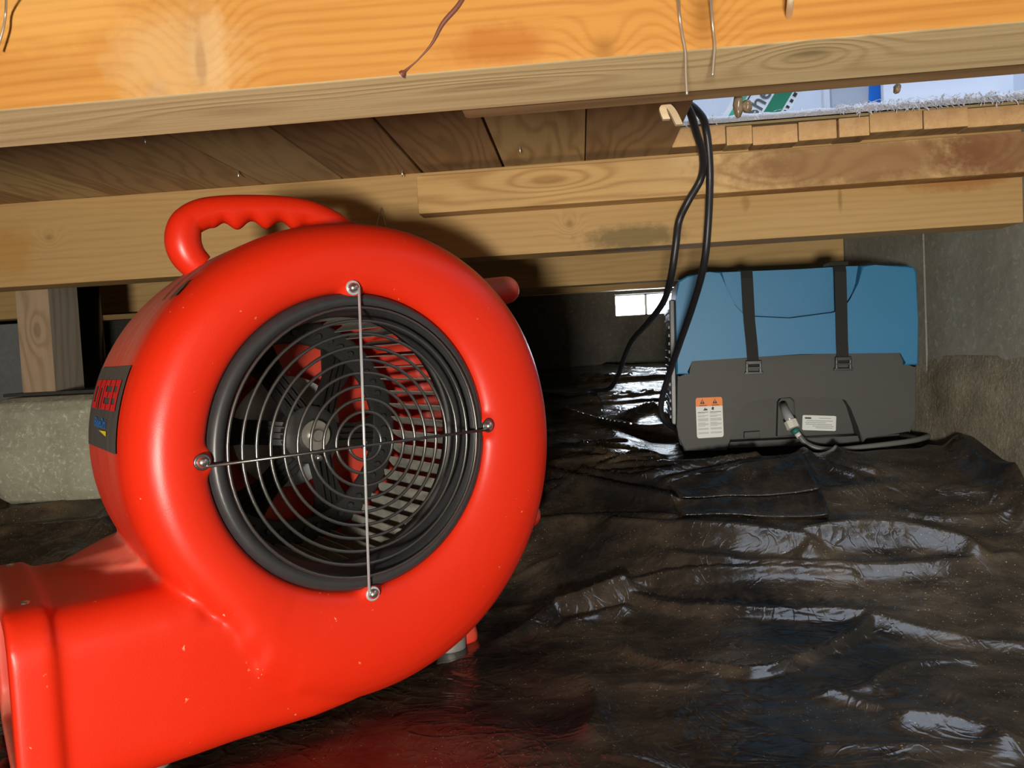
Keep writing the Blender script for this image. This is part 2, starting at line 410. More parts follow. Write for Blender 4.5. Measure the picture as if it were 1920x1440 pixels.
# ------------------------------------------------------------------ walls
M_CONC = concrete('concrete_wall', (.20, .20, .165), (.34, .335, .28), (.42, .41, .35), .35, 6)
M_FOOT = concrete('rough_footing', (.17, .15, .10), (.36, .33, .24), (.5, .47, .38), 1.0, 14)
def wall(name, x0, x1, y0, y1, z0, z1, mat, label):
    o = wbox(name, x0, x1, y0, y1, z0, z1, mat); o['kind'] = 'structure'; o['label'] = label; return o
def skew_wall(name, y0, y1, z0, z1, mat, label, dx=0.0):
    V = []
    for z in (z0, z1): V += [(XWY(y0)+dx, y0, z), (1.1, y0, z), (1.1, y1, z), (XWY(y1)+dx, y1, z)]
    c = Vector((1.0, (y0+y1)/2, z0))
    o = mesh_obj(name, [Vector(q)-c for q in V], [(0, 1, 2, 3), (7, 6, 5, 4), (0, 4, 5, 1), (1, 5, 6, 2), (2, 6, 7, 3), (3, 7, 4, 0)], mat, None, False, c)
    return tag(o, label, kind='structure')
skew_wall('wall_right', 1.4065, YB+.1, -.05, ZC, M_CONC, 'grey concrete foundation wall behind the dehumidifier')
skew_wall('wall_right_front', -1.2, 1.4035, -.05, ZC, M_CONC, 'grey concrete foundation wall nearest the camera on the right', .002)
# rough lower pour of the right wall, a lumpy ledge
def lumpy_slab(name, y0, y1, z0, z1, x, mat):
    ny_, nz_ = 90, 36; V = []
    for i in range(ny_+1):
        for j in range(nz_+1):
            y = y0+(y1-y0)*i/ny_; z = z0+(z1-z0)*j/nz_
            d = mnoise.fractal(Vector((y*9, z*9, 3)), 1, 2, 4)*.010+mnoise.noise(Vector((y*38, z*38, 1)))*.004
            e = min(1, j/4, (nz_-j)/5)
            V.append((XWY(y)+.003-(.006+d*.8)*e if e > 0 else XWY(y)+.01, y, z))
    I = np.arange(len(V)).reshape(ny_+1, nz_+1)
    F = np.stack([I[:-1, :-1], I[1:, :-1], I[1:, 1:], I[:-1, 1:]], -1).reshape(-1, 4).tolist()
    return mesh_obj(name, V, F, mat, None, True)
o = lumpy_slab('trim_1', .5, 2.5, .12, .322, XF-.002, M_FOOT); tag(o, 'rough brownish lower pour of the right foundation wall', kind='structure')
V0 = (at(1152, 551, YB), at(1262, 585, YB))
vx0, vx1, vz0, vz1 = V0[0].x, .46, V0[1].z-.005, V0[0].z-.003
M_DARKC = concrete('shade_darkened_concrete', (.055, .052, .047), (.12, .115, .10), (.15, .14, .12), .6, 5)  # concrete colour darkened to paint in the gloom of the far walls
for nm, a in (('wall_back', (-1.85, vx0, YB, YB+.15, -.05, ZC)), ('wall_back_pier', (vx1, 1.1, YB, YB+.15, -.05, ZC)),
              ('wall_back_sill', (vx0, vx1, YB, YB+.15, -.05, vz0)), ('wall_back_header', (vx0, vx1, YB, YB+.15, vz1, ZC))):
    wall(nm, *a, M_DARKC, 'shade-darkened concrete back foundation wall around the bright vent')
wall('wall_left', -1.85, -1.7, -1.2, YB+.1, -.05, ZC, M_DARKC, 'shade-darkened concrete foundation wall at the far left')
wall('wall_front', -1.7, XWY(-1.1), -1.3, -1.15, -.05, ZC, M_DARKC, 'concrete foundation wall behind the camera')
# foundation vent with two lit panes
tv = NT('daylit_pane'); tv.set(Base_Color=(.8, .85, .9), Roughness=.4); tv.b.inputs['Emission Color'].default_value = (.80, .90, 1, 1); tv.b.inputs['Emission Strength'].default_value = 26
M_VFRAME = plain('vent_frame_metal', (.35, .35, .36), .5, .6, var=.3)
vent = empty('window_1', ((vx0+vx1)/2, YB, vz0)); tag(vent, 'bright daylit foundation vent in the dark back wall', kind='structure')
xm = at(1212, 560, YB).x; cx = (vx0+vx1)/2; hh = vz1-vz0
for a, b in ((vx0+.004, xm-.004), (xm+.004, vx1-.004)):
    box('pane', a-cx, b-cx, .05, .056, .004, hh-.004, tv.m, vent)
bm = bmesh.new()
for a in ((vx0-cx, vx0-cx+.004, 0, hh), (vx1-cx-.004, vx1-cx, 0, hh), (xm-cx-.004, xm-cx+.004, 0, hh), (vx0-cx, vx1-cx, 0, .004), (vx0-cx, vx1-cx, hh-.004, hh)):
    bm_box(bm, a[0], a[1], .03, .06, a[2], a[3])
bm_obj('window_frame', bm, M_VFRAME, vent)

# ------------------------------------------------------------------ joists
OL, OD = (.80, .47, .15), (.56, .26, .045)
def loc_face(px, py, Y, loc): p = at(px, py, Y); return (p.x-loc[0], p.z-loc[2]+.83*(Y-loc[1]))
L1 = Vector(((-1.7+XWY(Y1B))/2, (Y1+Y1B)/2, H))
k = [(*loc_face(378, 95, Y1, L1), .014, .034, 1.0), (*loc_face(295, 168, Y1, L1), .010, .008, .5), (*loc_face(1135, 90, Y1, L1), .010, .010, .7), (*loc_face(1320, 25, Y1, L1), .010, .024, .8)]
kst = [(*loc_face(392, 90, Y1, L1), .013, .030, .55, (.50, .31, .14)), (*loc_face(378, 112, Y1, L1), .0035, .016, .8, (.17, .055, .018)), (*loc_face(296, 168, Y1, L1), .007, .006, .6, (.34, .19, .09)), (*loc_face(330, 110, Y1, L1), .045, .030, .45, (.48, .33, .16)), (*loc_face(100, 30, Y1, L1), .06, .02, .3, (.6, .34, .1)), (*loc_face(930, 85, Y1, L1), .03, .012, .6, (.30, .085, .012))]
M_J1 = wood('joist_orange_face', (.42, .198, .045), (.275, .100, .014), 1150, 4.2, k, 'x', (.44, .245, .075), kst, .6, 1.0, .55, .55)
kb = []
for px, py, sa, sx, st in ((1520, 100, .020, .011, 1.0), (930, 158, .05, .006, .6), (440, 205, .05, .008, .5)):
    p = atz(px, py, H); kb.append((p.x-L1.x, (p.y-L1.y)*.83, sa, sx, st))
M_J1B = wood('joist_brightened_underside', (.74, .57, .31), (.55, .39, .19), 520, 4.5, kb, 'x', (.66, .51, .29), (), .65, 2.0, .35)  # planed wood is paler; colour raised further in place of light from below
j1 = wbox('floor_joist', -1.7, XWY(Y1B)-.001, Y1, Y1B, H, ZC, M_J1, .0025); j1.data.materials.append(M_J1B)
for p in j1.data.polygons:
    if p.normal.z < -.9: p.material_index = 1
tag(j1, 'nearest floor joist, orange stained face with pale planed underside brightened in colour as if lit from below, and large knots', 'joist', 'floor joists')
# resin crack: a shallow dark fissure on the front face
cr = [at(*q, Y1) for q in ((885, -30), (862, 10), (832, 45), (812, 82), (786, 112), (768, 128), (754, 141))]
tube('resin_streak', [(p.x-L1.x, p.y-L1.y-.0002, p.z-L1.z) for p in catmull(cr, 5)], [.0009+.0005*math.sin(i*.23)+(.0008 if i > 27 else 0) for i in range(31)], plain('dark_resin', (.13, .045, .03), .4), j1, 6)
L2 = Vector(((-1.7+XWY(Y2))/2, Y2+.03, H))
kk = [(*loc_face(470, 475, Y2, L2), .008, .007, .5), (*loc_face(92, 445, Y2, L2), .012, .010, .7), (*loc_face(740, 470, Y2, L2), .010, .009, .5), (*loc_face(1068, 420, Y2, L2), .010, .010, .8)]
ks = [(*loc_face(1190, 445, Y2, L2), .085, .022, .75, (.13, .10, .04)), (*loc_face(20, 470, Y2, L2), .05, .05, .6, (.42, .21, .05)), (*loc_face(1790, 335, Y2, L2), .09, .022, .6, (.33, .12, .03)), (*loc_face(750, 470, Y2, L2), .06, .02, .5, (.26, .17, .06)), (*loc_face(1575, 372, Y2, L2), .004, .02, .6, (.24, .13, .04)), (*loc_face(1398, 380, Y2, L2), .008, .014, .5, (.26, .14, .04))]
M_J2 = wood('joist_golden', (.47, .30, .125), (.33, .185, .06), 620, 4.5, kk, 'x', (.44, .29, .11), ks, .6, 3.0, .45, .45)
j2 = wbox('floor_joist', -1.7, XWY(Y2)+.0, Y2, Y2+.06, H, ZC, M_J2, .0025)
tag(j2, 'golden floor joist behind the red blower carrying the cleat board', 'joist', 'floor joists')
M_J3 = wood('joist_brown', (.50, .33, .14), (.34, .19, .06), 300, 7, (), 'x', (.40, .26, .11), (), .65, 4.0, .4, .5)
j3 = wbox('floor_joist', -1.7, XWY(Y3)-.002, Y3, Y3+.05, H-.003, ZC, M_J3, .002)
tag(j3, 'dim brown floor joist ending at the concrete wall above the dehumidifier', 'joist', 'floor joists')
p = at(1100, 551, 2.45)
j4 = wbox('floor_joist', -1.7, XWY(2.5)-.002, 2.45, 2.50, p.z+.006, ZC, M_J3, .002)
tag(j4, 'farthest dark floor joist just above the bright vent', 'joist', 'floor joists')
# joist behind the camera's head
j0 = wbox('floor_joist', -1.7, XWY(-.27)-.002, -.33, -.27, H, ZC, M_J2, .002); tag(j0, 'floor joist overhead behind the camera', 'joist', 'floor joists')
# cleats
q0 = at(780, 330, Y2-.037); q1 = at(780, 402, Y2-.037)
LC = Vector(((q0.x+XWY(Y2))/2, Y2-.0185, q1.z))
kc = [(*loc_face(1030, 340, Y2-.037, LC), .05, .010, .55), (*loc_face(1460, 310, Y2-.037, LC), .05, .022, .7), (*loc_face(1830, 285, Y2-.037, LC), .035, .03, .9)]
kcs = [(*loc_face(1600, 300, Y2-.037, LC), .22, .05, .75, (.21, .095, .035)), (*loc_face(1880, 275, Y2-.037, LC), .10, .06, .75, (.16, .055, .02))]
M_CL = wood('cleat_brown', (.58, .37, .15), (.34, .18, .06), 230, 9, kc, 'x', (.42, .27, .13), kcs, .6, 5.0, .3)
cl = wbox('cleat_board', q0.x, XWY(Y2), Y2-.037, Y2, q1.z, q0.z, M_CL, .003)
tag(cl, 'brown cleat board nailed along the golden joist below the hatch', 'board')
q = at(870, 238, Y1B+.03)
M_CL2 = wood('cleat_shade_darkened', (.30, .19, .09), (.18, .10, .045), 300, 7, (), 'x', None, (), .7, 6.0)  # wood colour darkened to stand for the shade behind the joist
xq = atz(868, 222, H).x
cl2 = wbox('cleat_board', xq, XWY(Y1B+.03), Y1B, Y1B+.024, H+.002, H+.075, M_CL2, .003)
tag(cl2, 'rough cleat with shade-darkened wood along the back of the nearest joist at the hatch edge', 'board')

# ------------------------------------------------------------------ subfloor planks (the crawl space ceiling)
ceil = empty('ceiling', (-.5, .6, ZC)); tag(ceil, 'brown plank subfloor overhead', kind='structure')
xh = 0.1395; bw = 0.121; TH = .026
pal = [((.42, .27, .14), (.25, .145, .065)), ((.46, .31, .16), (.29, .17, .08)), ((.37, .23, .115), (.22, .125, .055)), ((.52, .37, .18), (.31, .19, .08))]
M_PL = [wood('plank_%d' % i, a, b, 150+30*i, 12, (), 'y', (.52, .38, .18) if i % 2 else None, (), .7, 10.0+i*3, .3) for i, (a, b) in enumerate(pal)]
tb = NT('cut_plank_end'); v = tb.coord(); n = tb.noise(v, 45, 7, .7); nb = tb.noise(v, 140, 4, .7)
tb.set(Base_Color=tb.mix(n, (.46, .22, .07), (.80, .50, .22)), Roughness=.9); tb.bump(tb.math('ADD', n, tb.math('MULTIPLY', nb, .5)), .8, .006); M_END = tb.m
def plank(x0, x1, y0, y1, i, jit=0.0, m=None):
    z = ZC+jit
    o = wbox('plank', x0, x1, y0, y1, z, z+TH, m or M_PL[i % 4], .0018)
    o.parent = ceil; o.location = o.location - ceil.location
    return o
i = 0; x = xh
while x > -1.75:
    gap = .0035 if x > -.3 and x < .1 else .0012
    plank(x-bw+gap, x, Y1+.01, YB, i*7+i//3, random.uniform(-.0008, .0012)); x -= bw; i += 1
x = xh; i = 0; ends = [.075, .036, .062, .052, .041, .07, .058, .09]
for wd in ends:
    if x > .64: break
    x1 = min(x+wd, .65)
    yy = 1.104+random.uniform(-.004, .004)
    o = plank(x+.0004, x1-.0004, yy, YB, i+2, random.uniform(-.004, .001)); o.data.materials.append(M_END)
    for p in o.data.polygons:
        if p.normal.y < -.5: p.material_index = 1
    x = x1; i += 1
o = wbox('plank', xh+.001, .68, -1.15, Y1+.06, ZC, ZC+TH, M_PL[0]); o.parent = ceil; o.location -= ceil.location
o = wbox('plank', -1.75, xh-.001, -1.15, Y1+.008, ZC, ZC+TH, M_PL[2]); o.parent = ceil; o.location -= ceil.location
# second flooring layer with its cut edge, then carpet
M_LAY = wood('underlayment', (.50, .38, .20), (.36, .25, .12), 200, 6, (), 'x', None, (), .8, 21.0)
o = wbox('trim_2', xh+.002, .64, 1.112, YB, ZC+TH+.0005, ZC+TH+.004, M_LAY); tag(o, 'thin underlayment sheet above the cut planks at the hatch edge', kind='structure')
o = wbox('trim_3', -1.75, xh, Y1+.02, YB, ZC+TH+.002, ZC+TH+.004, M_LAY); tag(o, 'underlayment above the planks', kind='structure')
ZF = ZC+TH+.004
t = NT('pale_carpet'); v = t.coord(); t.set(Base_Color=t.mix(t.noise(v, 300, 4), (.55, .55, .58), (.82, .82, .86)), Roughness=.95); t.bump(t.noise(v, 500, 3), .8, .004); M_CARP = t.m
V = []; F = []
nn = 150
for i in range(nn+1):
    x = xh+.002+(.64-xh-.004)*i/nn; f = i/nn
    wob = .004*mnoise.noise(Vector((x*25, 0, 0))); hgt = .010+.003*mnoise.noise(Vector((x*40, 5, 0)))
    V += [(x, 1.106+wob, ZF), (x, 1.102+wob, ZF+hgt*.4), (x, 1.108+wob, ZF+hgt), (x, 1.3, ZF+.011), (x, YB, ZF+.011)]
    if i:
        a = 5*(i-1); b = 5*i
        F += [(a+k_, b+k_, b+k_+1, a+k_+1) for k_ in range(4)]
cp = mesh_obj('carpet', V, F, M_CARP, None, True); tag(cp, 'pale carpet edge hanging over the cut hatch opening', 'carpet')
V = []; F = []
for i in range(1500):
    f = random.random()**.7; x = xh+.004+(.635-xh-.01)*f
    if .12 < f < .45 and random.random() < .85: continue
    y = 1.104+random.uniform(-.003, .004); z = ZF+random.uniform(.001, .012); L = random.uniform(.004, .009)*(1.3 if f > .5 else .8)
    d = Vector((random.uniform(-1, 1), -random.uniform(.3, 1.2), random.uniform(-1.1, .3))).normalized()*L; s = random.uniform(.0003, .0007)
    b = len(V); V += [(x-s, y, z), (x+s, y, z), (x+d.x+s, y+d.y, z+d.z), (x+d.x-s, y+d.y, z+d.z), (x, y+s, z+s*1.5), (x+d.x, y+d.y+s, z+d.z+s)]
    F += [(b, b+1, b+2, b+3), (b+1, b+4, b+5, b+2), (b+4, b, b+3, b+5)]
fr = mesh_obj('fringe', V, F, plain('carpet_fibre', (.74, .72, .72), .9, var=.3), cp); fr['kind'] = 'stuff'

# ------------------------------------------------------------------ room seen through the hatch
M_UW = plain('upstairs_wall_paint', (.66, .69, .76), .7, var=.05, vscale=3)
ZT = 2.9
for nm, a in (('wall_back_upper', (-1.8, 2.0, 2.68, 2.75, ZF, ZT)), ('wall_right_upper', (1.9, 2.0, -1.1, 2.68, ZF, ZT)), ('wall_left_upper', (-1.85, -1.75, -1.1, 2.68, ZF, ZT)), ('wall_front_upper', (-1.75, 1.9, -1.2, -1.1, ZF, ZT)), ('ceiling_upper', (-1.85, 2.0, -1.2, 2.75, ZT, ZT+.05)), ('floor_upper', (.66, 2.0, -1.2, 2.68, ZF-.05, ZF+.012))):
    wall(nm, *a, M_UW, 'pale room shell above the crawl space seen through the hatch')
M_PAN = plain('white_board_paper', (.82, .84, .90), .7, var=.04, vscale=6)
def up_panel(name, xa, xb, Y, th, mat, label, cat, top=.9):
    a = at(xa, 200, Y); b = at(xb, 190, Y)
    o = wbox(name, a.x, b.x, Y, Y+th, ZF+.011, ZF+top, mat, .003); return tag(o, label, cat)
pan = up_panel('wallboard_sheet', 1657, 1902, 1.75, .016, M_PAN, 'white wallboard sheet standing upstairs, seen right in the hatch', 'wallboard')
pan2 = up_panel('wallboard_sheet', 1560, 1668, 1.80, .016, plain('grey_board_paper', (.50, .52, .58), .7, var=.1, vscale=5), 'grey wallboard sheet standing behind the white one, blue tape on it', 'wallboard')
a = at(1624, 200, 1.798); b = at(1653, 198, 1.798)
bm = bmesh.new(); c0 = pan2.location
prism(bm, [(a.x-.006-c0.x, 0), (b.x-.003-c0.x, 0), (b.x+.004-c0.x, .3), (a.x+.012-c0.x, .3)], 1.7985-c0.y, 1.7995-c0.y)
o = bm_obj('masking_tape', bm, plain('blue_tape', (.01, .19, .72), .55), pan2); o['label'] = 'strip of bright blue masking tape'
a = at(1545, 200, 2.2); b = at(1556, 200, 2.2)
tr = wbox('door_casing', a.x, b.x+.012, 2.2, 2.225, ZF+.011, ZF+1.2, plain('white_trim', (.85, .86, .9), .5), .003); tag(tr, 'narrow white trim strip upstairs between carton and wallboard', 'trim')
# leaning striped carton
Yc = 1.62
base = at(1388, 232, Yc); end = at(1516, 222, Yc)
cw = (end-base).length*math.cos(math.radians(33))
carton = empty('printed_carton', (base.x-.085, Yc, ZF+.014+cw*math.sin(math.radians(33))), (0, math.radians(33), 0)); tag(carton, 'white and green printed carton leaning upstairs, left in the hatch', 'carton')
M_CW = plain('carton_white', (.80, .82, .84), .6); M_G1 = plain('carton_green', (.05, .42, .24), .55); M_G2 = plain('carton_dark_green', (.01, .20, .10), .55); M_INK = plain('black_ink', (.02, .02, .02), .6)
box('carton_body', 0, cw, 0, .07, .0, .46, M_CW, carton, .003)
s = cw/130.0
box('stripe', 12*s, 26*s, -.0008, .0, .002, .455, M_G1, carton); box('stripe', 78*s, 112*s, -.0008, .0, .002, .455, M_G2, carton)
def carton_text(body, u, size, mat, z0=.08):
    V, F, me = text_mesh(body, size, .0006); D.meshes.remove(me)
    o = mesh_obj('lettering', [(u*s-v_.y, -.0012, z0+v_.x) for v_ in V], F, mat, carton); return o
carton_text('Sheetrock', 72, .046, plain('grey_ink', (.10, .11, .11), .6), .115); 
for k in range(26):
    z = .05+k*.013; ln = .006+.004*((k*7) % 3)/2
    box('print_mark', (116 if k % 2 else 117)*s, 124*s, -.0012, -.0004, z, z+ln*.8, M_INK, carton)
    if k % 2: box('print_line', 30*s, 33*s, -.0012, -.0004, z, z+.016, M_INK, carton)
# ------------------------------------------------------------------ red blower
AC = CAM + (ray(678.03, 828.28)*(0.74/ray(678.03, 828.28).y)); ZL = .28
PHI = math.radians(42.0)
blower = empty('air_mover', (AC.x, AC.y, AC.z-ZL), (0, 0, PHI))
tag(blower, 'red moulded plastic snail-shaped air mover with black wire guard standing on the plastic sheet', 'air mover')
AM = Matrix.Translation(blower.location) @ Matrix.Rotation(PHI, 4, 'Z'); AMI = AM.inverted()
ny_ = (AM.to_3x3() @ Vector((0, 1, 0))).normalized()
def am(px, py, y):            # pixel -> blower frame on the plane at depth y behind the guard
    return AMI @ on_plane(px, py, AM @ Vector((0, y, 0)), ny_)
def c2p(p):                   # blower frame -> pixel
    d = AM @ p - CAM; return (960+F_PX*d.dot(rt)/d.dot(fw), 720-F_PX*d.dot(up)/d.dot(fw))
TAB = [(-120, .262), (-90, .265), (-60, .265), (-30, .260), (0, .252), (30, .246), (60, .233), (90, .219), (120, .215), (150, .214), (180, .213), (210, .210), (225, .209), (240, .240)]
def RS(th):                   # scroll radius, th in degrees from +x towards +z
    th = (th+120) % 360-120
    return float(np.interp(th, [a for a, _ in TAB], [r for _, r in TAB]))
def RSs(th): return (RS(th-8)+2*RS(th)+RS(th+8))/4
W = .236; NS = 144
def shell_profile(R):
    P = []; ri = .1465
    P += [(.034, ri), (.018, ri)]
    for k in range(0, 13):                                 # bull-nose ring
        a = math.pi*k/12
        c = (ri+R)/2; h = (R-ri)/2
        P.append((.010-.022*math.sin(a)**.8 if k <= 6 else .038-.050*math.sin(a)**.9, c-h*math.cos(a)))
    P += [(.09, R), (.13, R), (.18, R-.0015)]
    for k in range(1, 6):
        a = math.pi/2*k/5; P.append((.196+.040*math.sin(a), R-.0015-.040*(1-math.cos(a))))
    P += [(W, .10), (W, .012)]
    Q = [(W-.009, .012), (W-.009, .10), (W-.010, R-.046), (.19, R-.011), (.12, R-.010), (.07, R-.010), (.030, R-.028), (.014, (ri+R)/2), (.030, ri+.008)]
    return P+Q
bm = bmesh.new(); rows = []
for i in range(NS):
    th = 360*i/NS; a = math.radians(th)
    rows.append([bm.verts.new((r*math.cos(a), y, r*math.sin(a)+ZL)) for (y, r) in shell_profile(RSs(th))])
m = len(rows[0])
for i in range(NS):
    A_, B_ = rows[i], rows[(i+1) % NS]
    for k in range(m): bm.faces.new((A_[k], A_[(k+1) % m], B_[(k+1) % m], B_[k]))
zt, zb_ = ZL-.108, ZL-.265
lo = [[bm.verts.new((x, p[0], p[1])) for p in rrect(ya, .236, zb_+dz, ZL+top, rr_, 7)] for x, ya, dz, top, rr_ in ((-.28, -.002, 0, -.108, .034), (-.165, -.002, 0, -.108, .034), (-.135, -.001, 0, -.150, .034), (-.10, .0, .0, -.195, .030), (-.06, .003, .001, -.220, .020), (-.02, .009, .003, -.234, .013), (.03, .020, .010, -.240, .007), (.07, .030, .018, -.244, .0012))]   # duct
for A_, B_ in zip(lo[:-1], lo[1:]):
    for j in range(len(A_)): bm.faces.new((A_[j], A_[(j+1) % len(A_)], B_[(j+1) % len(A_)], B_[j]))
bm.faces.new(lo[0]); bm.faces.new(lo[-1][::-1])
lo = [[bm.verts.new((x, p[0], p[1])) for p in rrect(ya, ya+.022, zb_+dz, ZL+top, .009, 5)] for x, ya, dz, top in ((-.19, -.002, .03, -.125), (-.15, -.002, .03, -.140), (-.11, -.0015, .03, -.160), (-.07, .001, .03, -.185), (-.03, .006, .03, -.205), (.01, .014, .03, -.214))]   # front skin that fairs the ring into the duct
for A_, B_ in zip(lo[:-1], lo[1:]):
    for j in range(len(A_)): bm.faces.new((A_[j], A_[(j+1) % len(A_)], B_[(j+1) % len(A_)], B_[j]))
bm.faces.new(lo[0]); bm.faces.new(lo[-1][::-1])
# raised web on the duct where it meets the scroll
tp = [(-.258, .150, .0015), (-.175, .088, .010), (-.150, .080, .022), (-.130, .10, .035), (-.130, .228, .052), (-.168, .230, .040), (-.182, .230, .018), (-.205, .230, .010), (-.258, .175, .0015)]
lo = [[bm.verts.new((x, y, zt+z)) for x, y, z in tp], [bm.verts.new((x, y, zt-.03)) for x, y, z in tp]]
bm.faces.new(lo[0]); bm.faces.new(lo[1][::-1])
for j in range(len(tp)): bm.faces.new((lo[0][j], lo[1][j], lo[1][(j+1) % len(tp)], lo[0][(j+1) % len(tp)]))
for (px, py) in ((660, 540), (913, 798), (697, 1112), (378, 866)):   # bosses under the guard screws
    q = am(px, py, 0); u = Vector((q.x, 0, q.z-ZL)).normalized()
    M_ = Matrix.Translation((q.x+u.x*.003, 0, q.z+u.z*.003)); lathe(bm, [(-.0035, 0), (-.0035, .011), (.0, .015), (.04, .017), (.04, 0)], 16, M_)
# collar frame round the outlet
x0, x1 = -.303, -.272; e = .006; t_ = .016
oo = rrect(-.002-e, .236+e, zb_+.001, zt+e, .036, 7); ii = rrect(-.002+t_, .236-t_, zb_+t_, zt-t_, .024, 7); n_ = len(oo)
lo = [[bm.verts.new((x, p[0], p[1])) for p in q] for x, q in ((x0, ii), (x0, oo), (x1, oo), (x1, ii))]
for k in range(4):
    A_, B_ = lo[k], lo[(k+1) % 4]
    for j in range(n_): bm.faces.new((A_[j], A_[(j+1) % n_], B_[(j+1) % n_], B_[j]))
def lug(px, py, y, r, x_in, z_in, ly=.02, flat=1.0):
    q = am(px, py, y); P = [Vector((x_in, y, z_in)), Vector((x_in, y, z_in)).lerp(q, .5), q]
    n_ = 8; pts = [P[0], P[1]]; rad = [r*1.05, r]
    d = (q-P[0]).normalized()
    for k in range(n_):
        a = math.pi/2*k/(n_-1); pts.append(q+d*r*math.sin(a)*.9-d*r*.4); rad.append(max(r*math.cos(a), .0006))
    sweep(pts, rad, 14, False, bm)
lug(958, 543, .150, .0195, .15, ZL+.15); lug(1000, 965, .185, .0185, .17, ZL-.14)
lug(874, 1202, .11, .0175, .15, ZL-.17); lug(864, 1206, .11, .0175, .13, ZL-.17); 
sweep([(-.20, .19, .03), (-.20, .19, .016)], .022, 14, False, bm); sweep([(-.20, .06, .03), (-.20, .06, .016)], .022, 14, False, bm)
bmesh.ops.recalc_face_normals(bm, faces=bm.faces)
tmp = D.meshes.new('tmp'); bm.to_mesh(tmp); bm.free(); to = D.objects.new('tmp', tmp); COL.objects.link(to)
md = to.modifiers.new('r', 'REMESH'); md.mode = 'VOXEL'; md.voxel_size = .0028; md.use_smooth_shade = True
md = to.modifiers.new('s', 'SMOOTH'); md.factor = .5; md.iterations = 14
dg = bpy.context.evaluated_depsgraph_get(); hm = D.meshes.new_from_object(to.evaluated_get(dg)); D.objects.remove(to)
t = NT('red_plastic'); v = t.coord()
geo = t.new('ShaderNodeNewGeometry'); sp = t.new('ShaderNodeSeparateXYZ'); t.l.new(geo.outputs['Normal'], sp.inputs[0])
n1 = t.noise(v, 7, 6, .65); n2 = t.noise(t.coord((14, 60, 5), rot=(0, .3, 0)), 1.0, 5, .65); n3 = t.noise(v, 170, 3, .6); n4 = t.noise(v, 30, 3, .5); n5 = t.noise(v, 700, 2, .5)
sy = t.new('ShaderNodeSeparateXYZ'); t.l.new(v, sy.inputs[0])
side = t.math('MULTIPLY', t.frac(sy.outputs[1], .028, .055), 1.0)                       # handled rim stays clean, dust lies on the drum behind it
dust = t.math('MULTIPLY', t.math('MULTIPLY', t.frac(sp.outputs[2], -.45, .55), side), t.frac(t.math('ADD', t.math('MULTIPLY', n1, .5), t.math('MULTIPLY', n2, .5)), .22, .66))
c = t.mix(t.math('MULTIPLY', dust, .8), t.mix(n1, (.70, .020, .004), (.77, .028, .006)), (.52, .235, .165))
scr = t.math('MULTIPLY', t.frac(n3, .665, .70), t.frac(n4, .60, .66)); c = t.mix(scr, c, (.95, .45, .32))
t.set(Base_Color=c, Roughness=t.math('ADD', t.math('MULTIPLY_ADD', dust, .3, .34), t.math('MULTIPLY', n1, .1)))
t.b.inputs['Specular IOR Level'].default_value = .45
t.bump(n5, .06, .001); M_RED = t.m
t = NT('clean_red_plastic'); v = t.coord(); t.set(Base_Color=t.mix(t.noise(v, 7, 6, .65), (.72, .020, .004), (.79, .028, .006)), Roughness=.36); t.bump(t.noise(v, 700, 2), .06, .001); M_RED2 = t.m
link_mesh('housing', hm, M_RED, blower, True)
# handle
hp = [(372, 500), (352, 478), (343, 450), (350, 420), (378, 402), (420, 395), (470, 393), (520, 394), (565, 399), (600, 410), (636, 430), (662, 456)]
pts = catmull([am(px, py, .12) for px, py in hp], 12)
L_ = len(pts); rad = []
for i, p in enumerate(pts):
    f = i/(L_-1); r = .0155 if f > .3 else .0155+.002*math.sin(f/.3*math.pi)
    if f > .93: r *= 1.15
    rad.append(r)
bmh = sweep(pts, rad, 20)
for vv in bmh.verts:                                              # finger grips on the underside
    px, py = c2p(vv.co)
    if 395 < px < 590 and True:
        i = min(range(L_), key=lambda k: (pts[k]-vv.co).length)
        below = max(0, (pts[i].z-vv.co.z)/.0155)
        vv.co.z -= below**1.5*.0042*(.2+math.cos((px-445)/54*2*math.pi))*min(1, (px-395)/25, (590-px)/25)
bm_obj('handle', bmh, M_RED2, blower, True)
# inlet ring
M_BLK = plain('black_plastic', (.035, .036, .038), .38, var=.25, vscale=120); M_BLK2 = plain('dull_black_plastic', (.028, .028, .027), .5, var=.4, vscale=60)
bm = bmesh.new()
lathe(bm, [(.030, .1475), (.010, .1478), (.001, .1465), (-.003, .1425), (-.004, .138), (-.001, .1335), (.004, .1310), (.010, .1300), (.012, .1292), (.014, .1300), (.019, .1282), (.026, .1262), (.034, .1250), (.036, .1265), (.030, .1300), (.030, .1475)], 96, Matrix.Translation((0, 0, ZL)))
auto_smooth(bm_obj('inlet_ring', bm, M_BLK, blower, True), 50)
